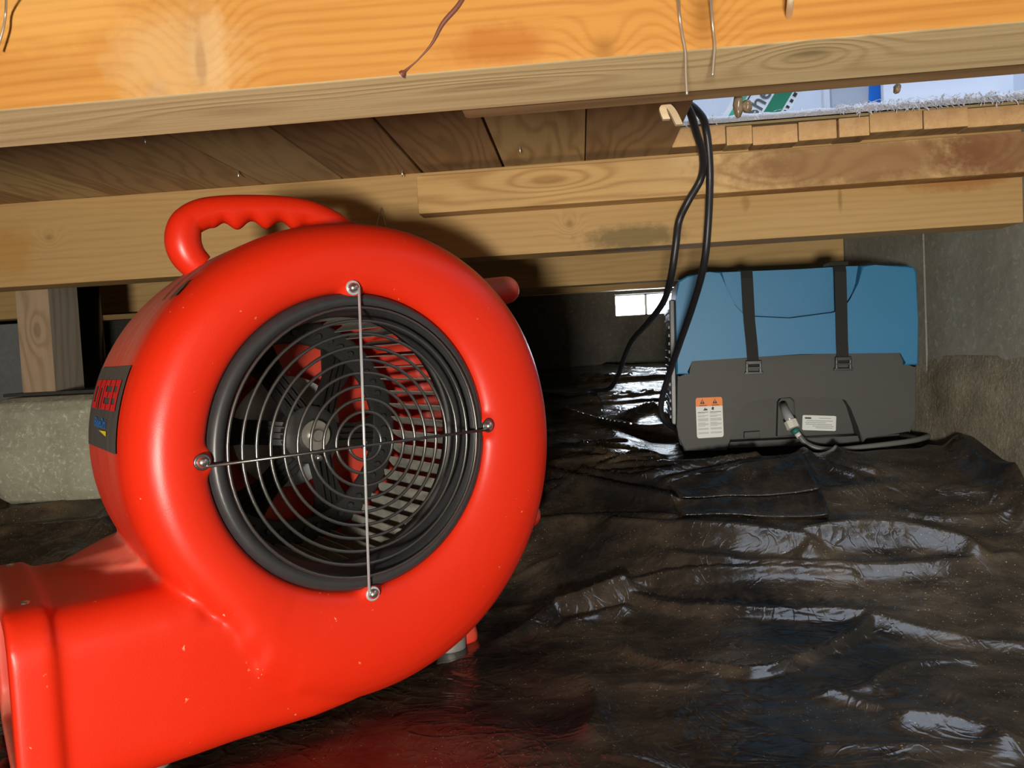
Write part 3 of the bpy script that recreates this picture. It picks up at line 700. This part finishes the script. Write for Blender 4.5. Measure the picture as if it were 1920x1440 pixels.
# wire guard
t = NT('guard_wire'); t.set(Base_Color=(.16, .155, .15), Roughness=.32, Metallic=.85); M_WIRE = t.m
M_WIREB = plain('bright_wire', (.62, .62, .62), .3, .4); M_STEEL = plain('zinc_screw', (.72, .70, .68), .25, .95, var=.2, vscale=300)
guard = box('guard_hub', -.001, .001, -.0105, -.0085, ZL-.001, ZL+.001, M_WIRE, blower); guard.name = 'wire_guard'
def circ(r, y, n=64): return [(r*math.cos(2*math.pi*k/n), y, ZL+r*math.sin(2*math.pi*k/n)) for k in range(n)]
for k in range(10):
    r = .0174+.01272*k
    tube('ring_wire', circ(r, -.0075, 72 if k > 3 else 40), .00165, M_WIRE, guard, 8, True)
sp_ = {n_: am(px, py, -.006) for n_, (px, py) in dict(t=(660, 540), r=(913, 798), b=(697, 1112), l=(378, 866)).items()}
def spoke(a, b, mat, off):
    a, b = sp_[a], sp_[b]; o_ = Vector((0, -.0105, 0))
    if off:   # runs beside the screws, hooked round them
        d = Vector((.0052, 0, 0)); pa, pb = Vector((a.x+.0052, -.0105, a.z)), Vector((b.x-.0048, -.0105, b.z))
    else:
        pa, pb = Vector((a.x, -.0105, a.z-.004)), Vector((b.x, -.0105, b.z-.004))
    return tube('cross_wire', [pa, pa.lerp(pb, .5), pb], .00145, mat, guard, 8)
spoke('t', 'b', M_WIREB, True); spoke('l', 'r', M_WIRE, False)
for n_, q in sp_.items():
    c_ = Vector((q.x, -.0085, q.z))
    u = (Vector((0, 0, ZL))-Vector((q.x, 0, q.z))).normalized()
    loop = [c_+Vector((math.cos(a)*.0062, 0, math.sin(a)*.0062))+u*(.008 if abs(k-0) == 0 and False else 0) for k, a in enumerate(np.linspace(0, 2*math.pi, 17)[:-1])]
    tube('wire_loop', loop, .0014, M_WIREB if n_ in 'tb' else M_WIRE, guard, 6, True)
    bm = bmesh.new(); lathe(bm, [(-.0135, 0), (-.0132, .0024), (-.0118, .0044), (-.0095, .0053), (-.0085, .0066), (-.0078, .0066), (.004, .003), (.004, 0)], 12, Matrix.Translation((q.x, 0, q.z)))
    auto_smooth(bm_obj('screw', bm, M_STEEL, blower, True), 35)
# blower wheel
wheel = empty('blower_wheel', (0, 0, ZL)); wheel.parent = blower
YD = .185; YH = .128
bm = bmesh.new()
lathe(bm, [(YD, .104), (YD-.003, .106), (YD-.003, .130), (YD, .134), (YD+.004, .134), (YD+.004, .104), (YD, .104)], 72)
auto_smooth(bm_obj('middle_ring', bm, M_BLK2, wheel, True), 40)
bm = bmesh.new(); lathe(bm, [(.047, .1275), (.044, .129), (.044, .150), (.056, .151), (.056, .1285), (.047, .1275)], 72); bm_obj('front_rim', bm, M_BLK2, wheel, True)
bm = bmesh.new(); lathe(bm, [(YH-.006, 0), (YH-.006, .024), (YH-.002, .032), (YH+.012, .034), (YH+.012, 0)], 40); auto_smooth(bm_obj('hub', bm, M_BLK2, wheel, True), 40)
bm = bmesh.new()
prism(bm, [(.022, -.014), (.070, -.0125), (.108, -.026), (.108, .026), (.070, .0125), (.022, .014)], 0, .006, .0015, 1)
for zz in (-.007, .0, .007): bm_box(bm, .03, .100, -.004, .002, zz-.0009, zz+.0009)
for vv in bm.verts: vv.co.y += YH+(YD-YH)*min(1, max(0, (vv.co.x-.028)/(.106-.028)))
sm = D.meshes.new('spoke'); bmesh.ops.recalc_face_normals(bm, faces=bm.faces); bm.to_mesh(sm); bm.free(); sm.materials.append(M_BLK2)
for k in range(6):
    o = D.objects.new('spoke', sm); COL.objects.link(o); o.parent = wheel; o.rotation_euler = (0, math.radians(60*k+7), 0)
t = NT('dusty_blade'); v = t.coord(); t.set(Base_Color=t.mix(t.noise(v, 50, 5), (.17, .165, .145), (.44, .43, .37)), Roughness=.7); M_BLADE = t.m
bm = bmesh.new(); sec = [(.130, .0060), (.136, .0020), (.142, -.0016), (.149, -.0044)]
va = []
for yy in (.047, YD+.003):
    for side in (-.0007, .0007): va.append([bm.verts.new((a, yy, b+side)) for a, b in sec])
for q in range(3):
    f0, f1, b0, b1 = va
    bm.faces.new((f0[q], f0[q+1], b0[q+1], b0[q])); bm.faces.new((f1[q+1], f1[q], b1[q], b1[q+1]))
for q in (0, 3): bm.faces.new((va[0][q], va[1][q], va[3][q], va[2][q]))
bm.faces.new(va[0]+va[1][::-1])
bmesh.ops.recalc_face_normals(bm, faces=bm.faces)
blm = D.meshes.new('blade'); bm.to_mesh(blm); bm.free(); blm.materials.append(M_BLADE)
bm = bmesh.new(); lathe(bm, [(YD-.0075, 0), (YD-.0075, .0032), (YD-.002, .004), (YD-.002, 0)], 10, Matrix.Translation((.117, 0, 0)))
rvm = D.meshes.new('rivet'); bmesh.ops.recalc_face_normals(bm, faces=bm.faces); bm.to_mesh(rvm); bm.free(); rvm.materials.append(M_BLK)
for k in range(48):
    o = D.objects.new('blade', blm); COL.objects.link(o); o.parent = wheel; o.rotation_euler = (0, 2*math.pi*k/48, 0)
    o = D.objects.new('rivet', rvm); COL.objects.link(o); o.parent = wheel; o.rotation_euler = (0, 2*math.pi*(k+.5)/48, 0)
bm = bmesh.new(); lathe(bm, [(YH-.022, 0), (YH-.022, .006), (YH-.020, .0072), (YH-.014, .0074), (YH-.014, .0165), (YH-.012, .0175), (YH+.0, .0175), (YH+.0, 0)], 28); auto_smooth(bm_obj('shaft_collar', bm, plain('worn_steel', (.60, .58, .54), .35, .9, var=.3, vscale=80), wheel, True), 40)
bm = bmesh.new(); lathe(bm, [(YH-.011, 0), (YH-.011, .0035), (YH-.003, .0045), (YH-.003, 0)], 10, Matrix.Translation((.004, 0, -.026))); bm_obj('set_screw', bm, M_STEEL, wheel, True)
bm = bmesh.new(); lathe(bm, [(.194, 0), (.194, .058), (.198, .066), (.2262, .066), (.2262, 0)], 40, Matrix.Translation((0, 0, ZL))); auto_smooth(bm_obj('motor', bm, plain('motor_casing', (.62, .65, .66), .5, .2, var=.15), blower, True), 40)
# small fixings on top of the collar
for (px, py) in ((18, 1061), (47, 1131)):
    q = AMI @ atz(px, py, blower.location.z+zt+e)
    bm = bmesh.new(); lathe(bm, [(-.0012, 0), (-.0012, .0032), (.002, .0042), (.004, .0042), (.004, 0)], 12, Matrix.Translation((q.x, q.y, zt+e)) @ Matrix.Rotation(-math.pi/2, 4, 'X'))
    bm_obj('rivet', bm, M_STEEL, blower, True)
# outlet grille bars
bm = bmesh.new()
for k in range(9):
    y = .030+k*.0222; bm_box(bm, -.292, -.288, y-.0014, y+.0014, zb_+.018, zt-.018)
bm_obj('outlet_grille', bm, M_BLK, blower)
# feet
M_RUB = plain('grey_foot', (.30, .29, .27), .5, .3, var=.4, vscale=60)
for (x, y) in ((am(846, 1230, .10).x, .10), (-.20, .19), (-.20, .06)):
    bm = bmesh.new(); vs_l = [(0.0, 0), (0, .016), (.004, .019), (.016, .019), (.018, .016), (.018, 0)]
    lathe(bm, vs_l, 20, Matrix.Translation((x, y, 0)) @ Matrix.Rotation(math.pi/2, 4, 'X')); auto_smooth(bm_obj('foot', bm, M_RUB, blower, True), 40)
# decals wrapped on the drum
ths = np.radians(np.linspace(95, 225, 261)); yg = np.linspace(.03, .225, 157)
_pp = np.array([[c2p(Vector((RSs(math.degrees(a))*math.cos(a), y, RSs(math.degrees(a))*math.sin(a)+ZL))) for y in yg] for a in ths])
def on_drum(px, py):
    d = np.hypot(_pp[..., 0]-px, _pp[..., 1]-py); i, j = np.unravel_index(d.argmin(), d.shape); return ths[i], yg[j]
def drum(a, y, h):
    r = RSs(math.degrees(a))+h; return Vector((r*math.cos(a), y, r*math.sin(a)+ZL))
cs = [on_drum(*p) for p in ((183, 692), (258, 688), (252, 858), (177, 828))]
yR, yF = (cs[0][1]+cs[3][1])/2, (cs[1][1]+cs[2][1])/2; aT, aB = (cs[0][0]+cs[1][0])/2, (cs[2][0]+cs[3][0])/2
print('DECAL', yR, yF, math.degrees(aT), math.degrees(aB))
def dm(u, v_, h): return drum(aB+(aT-aB)*v_, yR+(yF-yR)*u, h)        # u rear to front, v bottom to top
def dgrid(bmx, u0, u1, v0, v1, h, nu=6, nv=10):
    g = [[bmx.verts.new(dm(u0+(u1-u0)*i/nu, v0+(v1-v0)*j/nv, h)) for j in range(nv+1)] for i in range(nu+1)]
    for i in range(nu):
        for j in range(nv): bmx.faces.new((g[i][j], g[i+1][j], g[i+1][j+1], g[i][j+1]))
bm = bmesh.new(); dgrid(bm, 0, 1, 0, 1, .0010, 8, 24)
t = NT('scuffed_black_label'); t.set(Base_Color=t.mix(t.noise(t.coord((10, 60, 8)), 1.0, 6, .7), (.035, .034, .032), (.14, .125, .11)), Roughness=.45); M_LAB = t.m
decal = bm_obj('label_panel', bm, M_LAB, blower, True)
bm = bmesh.new()
GL = {'O': [(0, 1, 0, .22), (0, 1, .78, 1), (0, .3, .22, .78), (.7, 1, .22, .78)], 'N': [(0, .32, 0, 1), (.68, 1, 0, 1), (.32, .68, .72, 1)],
      'E': [(0, .4, 0, 1), (.4, 1, 0, .2), (.4, 1, .4, .6), (.4, 1, .8, 1)], '3': [(.6, 1, 0, 1), (0, .6, 0, .2), (0, .6, .4, .6), (0, .6, .8, 1)]}
for k, ch in enumerate('ONE33'):
    u0 = .08+k*.168; wdt = .15
    for a, b, c_, d_ in GL[ch]: dgrid(bm, u0+a*wdt, u0+b*wdt, .47+c_*.36, .47+d_*.36, .0018, 2, 4)
o = bm_obj('lettering', bm, plain('label_red', (.72, .02, .02), .45), decal, True); o['label'] = 'red block lettering'
V, F, me_ = text_mesh('BlueDri', 1.0, .02); D.meshes.remove(me_)
wx = max(q.x for q in V)
mesh_obj('lettering', [dm(.26+q.x/wx*.40, .255+q.y*.16, .0018) for q in V], F, plain('label_blue', (.02, .20, .62), .45), decal)
bm = bmesh.new(); bm.faces.new([bm.verts.new(dm(u, v_, .0018)) for u, v_ in ((.44, .215), (.70, .225), (.70, .165))]); bm_obj('lettering', bm, plain('label_yellow', (.85, .70, .03), .45), decal)
# worn dark marking over the top of the drum
def ribbon(name, pxs, wdt):
    P = [on_drum(*p) for p in pxs]; bmx = bmesh.new(); prev = None; P2 = []
    for (a0, b0), (a1, b1) in zip(P[:-1], P[1:]): P2 += [(a0+(a1-a0)*k/8, b0+(b1-b0)*k/8) for k in range(8)]
    P2.append(P[-1])
    for a, y in P2:
        q = [bmx.verts.new(drum(a, y-wdt/2, .0012)), bmx.verts.new(drum(a, y+wdt/2, .0012))]
        if prev: bmx.faces.new((prev[0], prev[1], q[1], q[0]))
        prev = q
    return bm_obj(name, bmx, M_LAB, blower, True)
ribbon('marking', [(306, 565), (340, 528), (380, 498), (410, 482)], .0045)
ribbon('marking', [(318, 565), (345, 535), (390, 500), (420, 485)], .0035)
ribbon('marking', [(332, 562), (352, 545)], .020); ribbon('marking', [(346, 552), (364, 535)], .010)

# ------------------------------------------------------------------ dehumidifier
DB = math.radians(-4.0); DR = math.radians(1.3)
P0 = at(1268, 845, 1.395)
dehu = empty('dehumidifier', P0); dehu.rotation_euler = (Matrix.Rotation(DB, 3, 'Z') @ Matrix.Rotation(DR, 3, 'Y')).to_euler()
tag(dehu, 'blue and grey portable dehumidifier strapped beneath the joists against the concrete wall', 'dehumidifier')
DM = Matrix.Translation(P0) @ (Matrix.Rotation(DB, 4, 'Z') @ Matrix.Rotation(DR, 4, 'Y')); DMI = DM.inverted(); dn = (DM.to_3x3() @ Vector((0, 1, 0)))
def df(px, py, y=0.0):
    q = DMI @ on_plane(px, py, DM @ Vector((0, y, 0)), dn); return (q.x, q.z)
t = NT('blue_shell'); v = t.coord(); t.set(Base_Color=t.mix(t.noise(v, 9, 6, .65), (.017, .170, .355), (.025, .205, .405)), Roughness=.48); t.bump(t.noise(v, 600, 2), .1, .001); M_BLUE = t.m
t = NT('grey_shell'); v = t.coord(); t.set(Base_Color=t.mix(t.noise(v, 8, 6, .65), (.050, .050, .047), (.066, .066, .061)), Roughness=.6); t.bump(t.noise(v, 700, 2), .15, .001); M_GREY = t.m
def plate(name, pxs, y0, y1, mat, bev=.002, seg=2, parent=None):
    bm = bmesh.new(); prism(bm, [df(*p) for p in pxs], y0, y1, bev, seg); return auto_smooth(bm_obj(name, bm, mat, parent or dehu, True), 35)
DEP = .235
plate('lower_shell', [(1270, 690), (1718, 672), (1718, 790), (1710, 806), (1694, 826), (1690, 836), (1285, 847), (1277, 838), (1268, 800)], .040, DEP, M_GREY, .003)
plate('upper_shell', [(1267, 690), (1267, 560), (1271, 528), (1288, 517), (1330, 510), (1500, 503), (1600, 497), (1640, 497), (1700, 498), (1713, 501), (1718, 512), (1720, 600), (1720, 672)], .018, DEP, M_BLUE, .004, 3)
plate('lower_front', [(1270, 703), (1294, 703), (1294, 674), (1500, 665), (1690, 658), (1692, 685), (1719, 685), (1718, 788), (1706, 812), (1622, 818), (1617, 834), (1610, 803), (1598, 764), (1588, 748), (1574, 743), (1480, 745), (1412, 748), (1394, 757), (1381, 785), (1371, 818), (1364, 844), (1283, 846), (1272, 818), (1268, 800)], .0, .044, M_GREY, .003)
plate('upper_front', [(1267, 702), (1267, 560), (1271, 528), (1288, 517), (1330, 510), (1353, 509), (1362, 540), (1374, 575), (1390, 592), (1408, 598), (1480, 597), (1560, 591), (1584, 583), (1599, 560), (1609, 530), (1614, 498), (1640, 497), (1700, 498), (1713, 501), (1718, 512), (1720, 600), (1721, 684), (1693, 685), (1691, 657), (1500, 664), (1293, 673), (1293, 702)], -.003, .024, M_BLUE, .004, 3)
plate('base_ledge', [(1366, 842), (1370, 830), (1480, 825), (1612, 818), (1617, 833)], .010, .044, M_GREY, .002)
plate('recess_tab', [(1400, 826), (1400, 814), (1430, 812), (1431, 825)], .030, .044, M_GREY, .002)
plate('drain_column', [(1462, 822), (1464, 756), (1470, 748), (1488, 747), (1496, 755), (1500, 820)], .026, .044, M_GREY, .004)
plate('foot_notch', [(1328, 845), (1329, 840), (1349, 839), (1350, 844)], -.0015, .004, M_BLK, 0)
# black side grille
bm = bmesh.new(); xa, za = df(1262, 800); zz1 = df(1262, 560)[1]
bm_box(bm, -.006, .004, .03, DEP-.02, za, zz1, .002)
for k in range(14): bm_box(bm, -.0085, -.005, .032, DEP-.024, za+.012+k*(zz1-za-.02)/14, za+.017+k*(zz1-za-.02)/14)
bm_obj('side_grille', bm, M_BLK, dehu)
# straps
t = NT('webbing'); t.set(Base_Color=(.018, .018, .016), Roughness=.85); t.bump(t.noise(t.coord((1, 1, 400)), 1.0, 2), .3, .001); M_STRAP = t.m
def strap(pts, wpx, ztop_px):
    V = []; F = []
    prof = []
    for (px, py) in pts: x, z = df(px, py); prof.append((x, -.0055, z))
    x, z = df(*pts[0]); zt_ = df(*ztop_px)[1]
    prof = [(x, .11, zt_+.001), (x, .012, zt_+.0015), (x, .0, zt_-.002)]+prof
    hw = wpx/2*(1.40/F_PX)
    for (x, y, z) in prof: V += [(x-hw, y, z), (x+hw, y, z)]
    F = [(2*i, 2*i+1, 2*i+3, 2*i+2) for i in range(len(prof)-1)]
    o = mesh_obj('strap', V, F, M_STRAP, dehu, False); mdx = o.modifiers.new('t', 'SOLIDIFY'); mdx.thickness = .002; mdx.offset = 0
    bx, bz = df(*pts[-1]); bmx = bmesh.new()
    w2, h2 = hw+.0035, .010
    for a in ((-w2, w2, h2*.5, h2*1.1), (-w2-.002, w2+.002, -h2*1.25, -h2*.8), (-w2, -w2+.004, -h2, h2), (w2-.004, w2, -h2, h2), (-w2, w2, -h2*.25, h2*.05)): bm_box(bmx, bx+a[0], bx+a[1], -.012, -.005, bz+a[2], bz+a[3], .001)
    auto_smooth(bm_obj('buckle', bmx, M_BLK, o))
strap([(1400, 522), (1404, 600), (1409, 650), (1412, 688)], 20, (1399, 506)); strap([(1574, 510), (1576, 590), (1577, 640), (1579, 681)], 20, (1573, 497))
for pa, pb in (((1556, 494), (1592, 490)),):
    xa, za = df(*pa); xb, zb2 = df(*pb); box('strap_fold', xa, xb, .002, .05, za-.004, za+.003, M_STRAP, dehu, .002)
# labels
def quad_map(c):
    C4 = [df(*p) for p in c]
    def f(u, v_): 
        a = [C4[0][i]*(1-u)+C4[1][i]*u for i in (0, 1)]; b = [C4[3][i]*(1-u)+C4[2][i]*u for i in (0, 1)]
        return (b[0]*(1-v_)+a[0]*v_, b[1]*(1-v_)+a[1]*v_)
    return f
def flat(name, f, poly, y, mat, parent):
    bm = bmesh.new(); prism(bm, [f(*p) for p in poly], y, y+.0004); return bm_obj(name, bm, mat, parent)
f = quad_map(((1304, 746), (1354, 744), (1357, 819), (1307, 822)))
M_LW = plain('label_white', (.74, .78, .74), .5); M_LO = plain('label_orange', (.85, .22, .01), .5); M_LG = plain('label_print', (.40, .43, .41), .6); M_LK = plain('label_black', (.03, .03, .03), .6)
lab = flat('warning_label', f, rrect(0, 1, 0, 1, .07), -.0006, M_LW, dehu); lab['label'] = 'white safety label with orange warning header'
flat('label_header', f, [(.0, .78), (1, .78)]+[p for p in rrect(0, 1, 0, 1, .07) if p[1] > .9], -.0010, M_LO, lab)
for cx_ in (.25, .72):
    flat('warning_triangle', f, [(cx_-.09, .845), (cx_+.09, .845), (cx_, .965)], -.0013, M_LK, lab); flat('warning_mark', f, [(cx_-.015, .87), (cx_+.015, .87), (cx_+.015, .935), (cx_-.015, .935)], -.0016, M_LO, lab)
    flat('print_line', f, [(cx_-.12, .80), (cx_+.16, .80), (cx_+.16, .815), (cx_-.12, .815)], -.0013, M_LK, lab)
flat('pictogram', f, [(.26, .68), (.44, .68), (.41, .73), (.37, .71), (.35, .76), (.31, .71)], -.001, M_LK, lab); flat('pictogram', f, [(.58, .70), (.66, .68), (.68, .74), (.64, .77), (.60, .75)], -.001, M_LK, lab)
for col, (u0, u1) in enumerate(((.06, .45), (.52, .94))):
    for k, vv_ in enumerate((.63, .60, .545, .52, .47, .445, .42, .37, .345, .32, .29, .23, .205, .13, .105)):
        e_ = u1-(.12 if k in (1, 3, 7, 10) else 0)*(1+col*.3)
        flat('print_line', f, [(u0, vv_), (e_, vv_), (e_, vv_+.013), (u0, vv_+.013)], -.001, M_LK if k < 1 else M_LG, lab)
f = quad_map(((1514, 782), (1579, 784), (1578, 813), (1513, 811)))
lab = flat('rating_label', f, rrect(0, 1, 0, 1, .06), .0394, M_LW, dehu)
flat('print_line', f, [(.07, .76), (.26, .76), (.26, .86), (.07, .86)], .039, M_LK, lab)
for k, (u0, u1, vv_) in enumerate(((.5, .85, .8), (.12, .9, .62), (.08, .7, .50), (.1, .88, .38), (.3, .93, .27), (.4, .9, .16))):
    flat('print_line', f, [(u0, vv_), (u1, vv_), (u1, vv_+.05), (u0, vv_+.05)], .039, M_LG, lab)
# drain fitting and hose
def d3(px, py, y): x, z = df(px, py, y); return Vector((x, y, z))
tube('drain_fitting', [d3(1468, 758, .024), d3(1474, 774, .004), d3(1483, 790, -.014)], [.0075, .0075, .0078], plain('clear_hose', (.45, .47, .48), .2, .3), dehu, 14)
bm = sweep([d3(1482, 789, -.013), d3(1488, 803, -.018)], [.0112, .0112], 8); bm_obj('valve', bm, plain('white_valve', (.74, .73, .66), .5), dehu)
tube('valve_ring', [d3(1489, 805, -.018), d3(1494, 812, -.020)], .0072, plain('teal_ring', (.02, .16, .13), .5), dehu, 12)
tube('valve_tip', [d3(1494, 812, -.020), d3(1500, 820, -.021)], .0052, plain('white_valve_tip', (.74, .73, .68), .5), dehu, 12)
hpts = [d3(1499, 818, -.022), d3(1512, 832, -.026), d3(1535, 841, -.030), d3(1570, 843, -.032), d3(1620, 838, -.030), d3(1670, 832, -.022), d3(1712, 826, -.004), d3(1736, 820, .02), d3(1742, 816, .06), d3(1735, 813, .11)]
tube('drain_hose', catmull(hpts, 7), .0047, plain('grey_hose', (.16, .155, .15), .35), dehu, 12)

# ------------------------------------------------------------------ cords
M_CORD = plain('black_cord', (.016, .016, .018), .42)
def pts3(L): return [at(*q) for q in L]
ca = catmull([Vector((.05, 1.0, ZC+.037)), Vector((.11, 1.02, ZC+.038)), Vector((.150, 1.035, ZC+.040))]+pts3([(1315, 217, 1.055), (1324, 245, 1.068), (1329, 285, 1.075), (1331, 340, 1.085), (1327, 430, 1.09), (1319, 500, 1.11), (1300, 570, 1.18), (1276, 640, 1.27), (1258, 692, 1.33), (1244, 735, 1.36), (1239, 768, 1.375), (1246, 790, 1.385), (1262, 802, 1.42)]), 6)
o = tube('power_cord', [p-ca[0] for p in ca], .0052, M_CORD, None, 10, False, ca[0]); tag(o, 'black power cord draped from the hatch down in front of the dehumidifier', 'cord')
g = [ground_hit(*q) for q in ((1118, 744), (1060, 750), (1010, 747), (955, 742))]
cb = [Vector((.04, .96, ZC+.037)), Vector((.11, .98, ZC+.037)), Vector((.145, .995, ZC+.026))]+pts3([(1306, 250, 1.035), (1318, 295, 1.065), (1314, 335, 1.085), (1290, 378, 1.09), (1273, 415, 1.10), (1267, 460, 1.10), (1258, 520, 1.12), (1244, 566, 1.20), (1215, 605, 1.32), (1186, 638, 1.45), (1170, 672, 1.58), (1160, 702, 1.7), (1143, 728, 1.8)])
cb = catmull(cb+[Vector((q.x, q.y, sheet_at(q.x, q.y)+.006)) for q in g], 6)
o = tube('power_cord', [p-cb[0] for p in cb], .0052, M_CORD, None, 10, False, cb[0]); tag(o, 'black power cord looping from the hatch to the dark floor behind the red blower', 'cord')

# ------------------------------------------------------------------ post, footing, pipe, pier
ftop = at(90, 742, 1.215).z
V = []; F = []
xl, xr = at(-40, 800, 1.2).x, at(330, 800, 1.2).x; zlo = at(90, 918, 1.2).z-.03
bm = bmesh.new(); bm_box(bm, xl, xr, 1.20, 1.47, zlo, ftop, .045, 4)
bmesh.ops.subdivide_edges(bm, edges=bm.edges[:], cuts=4, use_grid_fill=True)
cF = Vector(((xl+xr)/2, 1.33, zlo))
for vv in bm.verts:
    top = sstep(ftop-.03, ftop-.005, np.array(vv.co.z)); k = 1-float(top)*.9
    vv.co += Vector((mnoise.noise(vv.co*11), mnoise.noise(vv.co*13+Vector((5, 0, 0))), 0))*.012*k
    vv.co -= cF
ft = bm_obj('concrete_footing', bm, concrete('footing_concrete', (.24, .23, .16), (.42, .41, .31), (.60, .59, .49), .7, 9), None, True, cF); tag(ft, 'pale speckled concrete footing block under the wooden post', 'footing')
fe = wbox('felt_strip', xl+.02, at(215, 740, 1.22).x, 1.235, 1.42, ftop+.0005, ftop+.006, plain('black_felt', (.03, .028, .025), .9, var=.4)); tag(fe, 'torn black felt strip between footing and wooden post', 'felt strip')
ML = wood('post_brown', (.36, .26, .165), (.22, .145, .085), 240, 8, [(at(70, 620, 1.24).z-(ftop+.006), at(70, 620, 1.24).x-at(60, 620, 1.24).x-.045, .020, .010, .5)], 'z', (.30, .23, .16), (), .75, 31.0); MR = wood('post_grey', (.34, .29, .22), (.24, .19, .14), 260, 7, (), 'z', None, (), .8, 33.0)
xa, xb = at(35, 640, 1.24).x, at(97, 640, 1.24).x
post = wbox('wooden_post', xa, xb, 1.24, 1.318, ftop+.006, H+.02, ML, .0015); post.data.materials.append(MR); tag(post, 'short weathered wooden post standing on the concrete footing', 'post')
for p in post.data.polygons:
    if p.normal.x > .7: p.material_index = 1
pp = at(168, 600, 1.6); r = .026
gz = sheet_at(pp.x, 1.6)
pb = tube('drain_pipe', [(0, 0, 0), (0, 0, .1), (0, 0, ZC-gz)], r, plain('black_pipe', (.012, .012, .013), .25), None, 24, False, (pp.x, 1.6, gz)); tag(pb, 'black vertical drain pipe right of the wooden post', 'pipe')
pr = wbox('concrete_pier', at(-150, 660, 1.80).x, at(40, 660, 1.80).x, 1.80, 2.0, .1, H-.008, concrete('pier_concrete', (.16, .165, .165), (.24, .245, .24), None, .4, 8), .006); tag(pr, 'dim grey concrete pier behind the wooden post at left edge', 'pier')

# ------------------------------------------------------------------ small fixings
def tiny(name, pts, rad, mat, label, cat, group=None, seg=8):
    c = Vector(pts[0]); o = tube(name, [Vector(p)-c for p in pts], rad, mat, None, seg, False, c); return tag(o, label, cat, group)
M_TW = plain('thin_steel_wire', (.55, .50, .44), .35, .8); M_NAIL = plain('nail_steel', (.66, .64, .60), .3, .9)
for pl, lb in (([(1270, -30), (1274, 30), (1280, 70), (1285, 98), (1286, 140), (1288, 178)], 'longer thin wire hanging down across the nearest joist'), ([(1331, -30), (1336, 45), (1340, 84), (1338, 115), (1336, 142)], 'shorter thin wire hanging beside the longer one on the nearest joist'), ([(12, -30), (11, 20), (6, 55), (-6, 95)], 'thin wire at the left end of the nearest joist')):
    P = [at(px, py, Y1-.006-.012*(i == 0)) for i, (px, py) in enumerate(pl)]
    tiny('steel_wire', catmull(P, 5), .0007, M_TW, lb, 'wire', 'thin wires on the nearest joist', 6)
P = [at(1484, -25, Y1-.02), at(1482, 5, Y1-.016), at(1478, 36, Y1+.004)]
tiny('bent_nail', catmull(P, 4), .0016, plain('pale_nail', (.75, .60, .40), .5, .4), 'bent pale nail sticking out of the nearest joist above its oval knot', 'nail')
for (px, py), lb in (((272, 262), 'leftmost nail tip poking through the plank ceiling'), ((447, 327), 'second nail tip from the left poking through the plank ceiling'), ((754, 324), 'nail tip poking through the ceiling just left of the cleat end'), ((975, 280), 'nail tip poking through the plank near the two dark gaps')):
    p = atz(px, py, ZC-.004); tiny('nail', [p+Vector((0, 0, .006)), p-Vector((0, 0, .001)), p-Vector((0, 0, .006))], [.0014, .0013, .0004], M_NAIL, lb, 'nail', 'nail tips through the subfloor')
P = [at(706, 425, Y2-.012), at(711, 405, Y2-.006), at(716, 389, Y2-.001), at(719, 405, Y2-.006), at(724, 425, Y2-.012)]
tiny('wire_tie', catmull(P, 4), .0008, M_TW, 'small bent wire tie on the golden joist above the blower', 'wire')
# split wood scrap over the cords
P = [at(1250, 222, .49), at(1243, 203, .49), (at(1250, 195, .488)), at(1262, 208, .492), at(1274, 232, .50)]
bm = bmesh.new(); L = catmull(P, 5); prev = None
for i, p in enumerate(L):
    q = [bm.verts.new(p+Vector((s_*.0022, o_, -abs(s_)*.0003))) for s_ in (-1, 1) for o_ in (0, .004)]
    if prev:
        for a, b in ((0, 1), (1, 3), (3, 2), (2, 0)): bm.faces.new((prev[a], prev[b], q[b], q[a]))
    else: bm.faces.new((q[0], q[1], q[3], q[2]))
    prev = q
bm.faces.new((prev[0], prev[2], prev[3], prev[1]))
c_ = L[0].copy()
for vv in bm.verts: vv.co -= c_
o = bm_obj('wood_splinter', bm, wood('splinter_wood', (.56, .44, .29), (.40, .29, .17), 400, 4, seed=40.0), None, False, c_); tag(o, 'folded pale wood splinter at the corner of the hatch above the cords', 'splinter')
for (px, py, sx, sz), lb in (((1384, 196, .003, .008), 'larger tan glue drip hanging at the hatch edge'), ((1400, 199, .003, .004), 'small glossy brown glue drip right of the larger one'), ((1682, 166, .0016, .003), 'tiny grey drip on the dark cleat above the blue tape')):
    p = at(px, py, Y1B+.04); bm = bmesh.new(); bmesh.ops.create_icosphere(bm, subdivisions=3, radius=1)
    for vv in bm.verts:
        n_ = mnoise.noise(vv.co*1.7+Vector((px, 0, 0)))*.35; vv.co = Vector((vv.co.x*sx*(1+n_), vv.co.y*.004*(1+n_), vv.co.z*sz*(1+n_*.5)))
    o = bm_obj('glue_drip', bm, plain('glue', (.15, .11, .07), .3), None, True, p); tag(o, lb, 'drip', 'glue drips at the hatch edge')
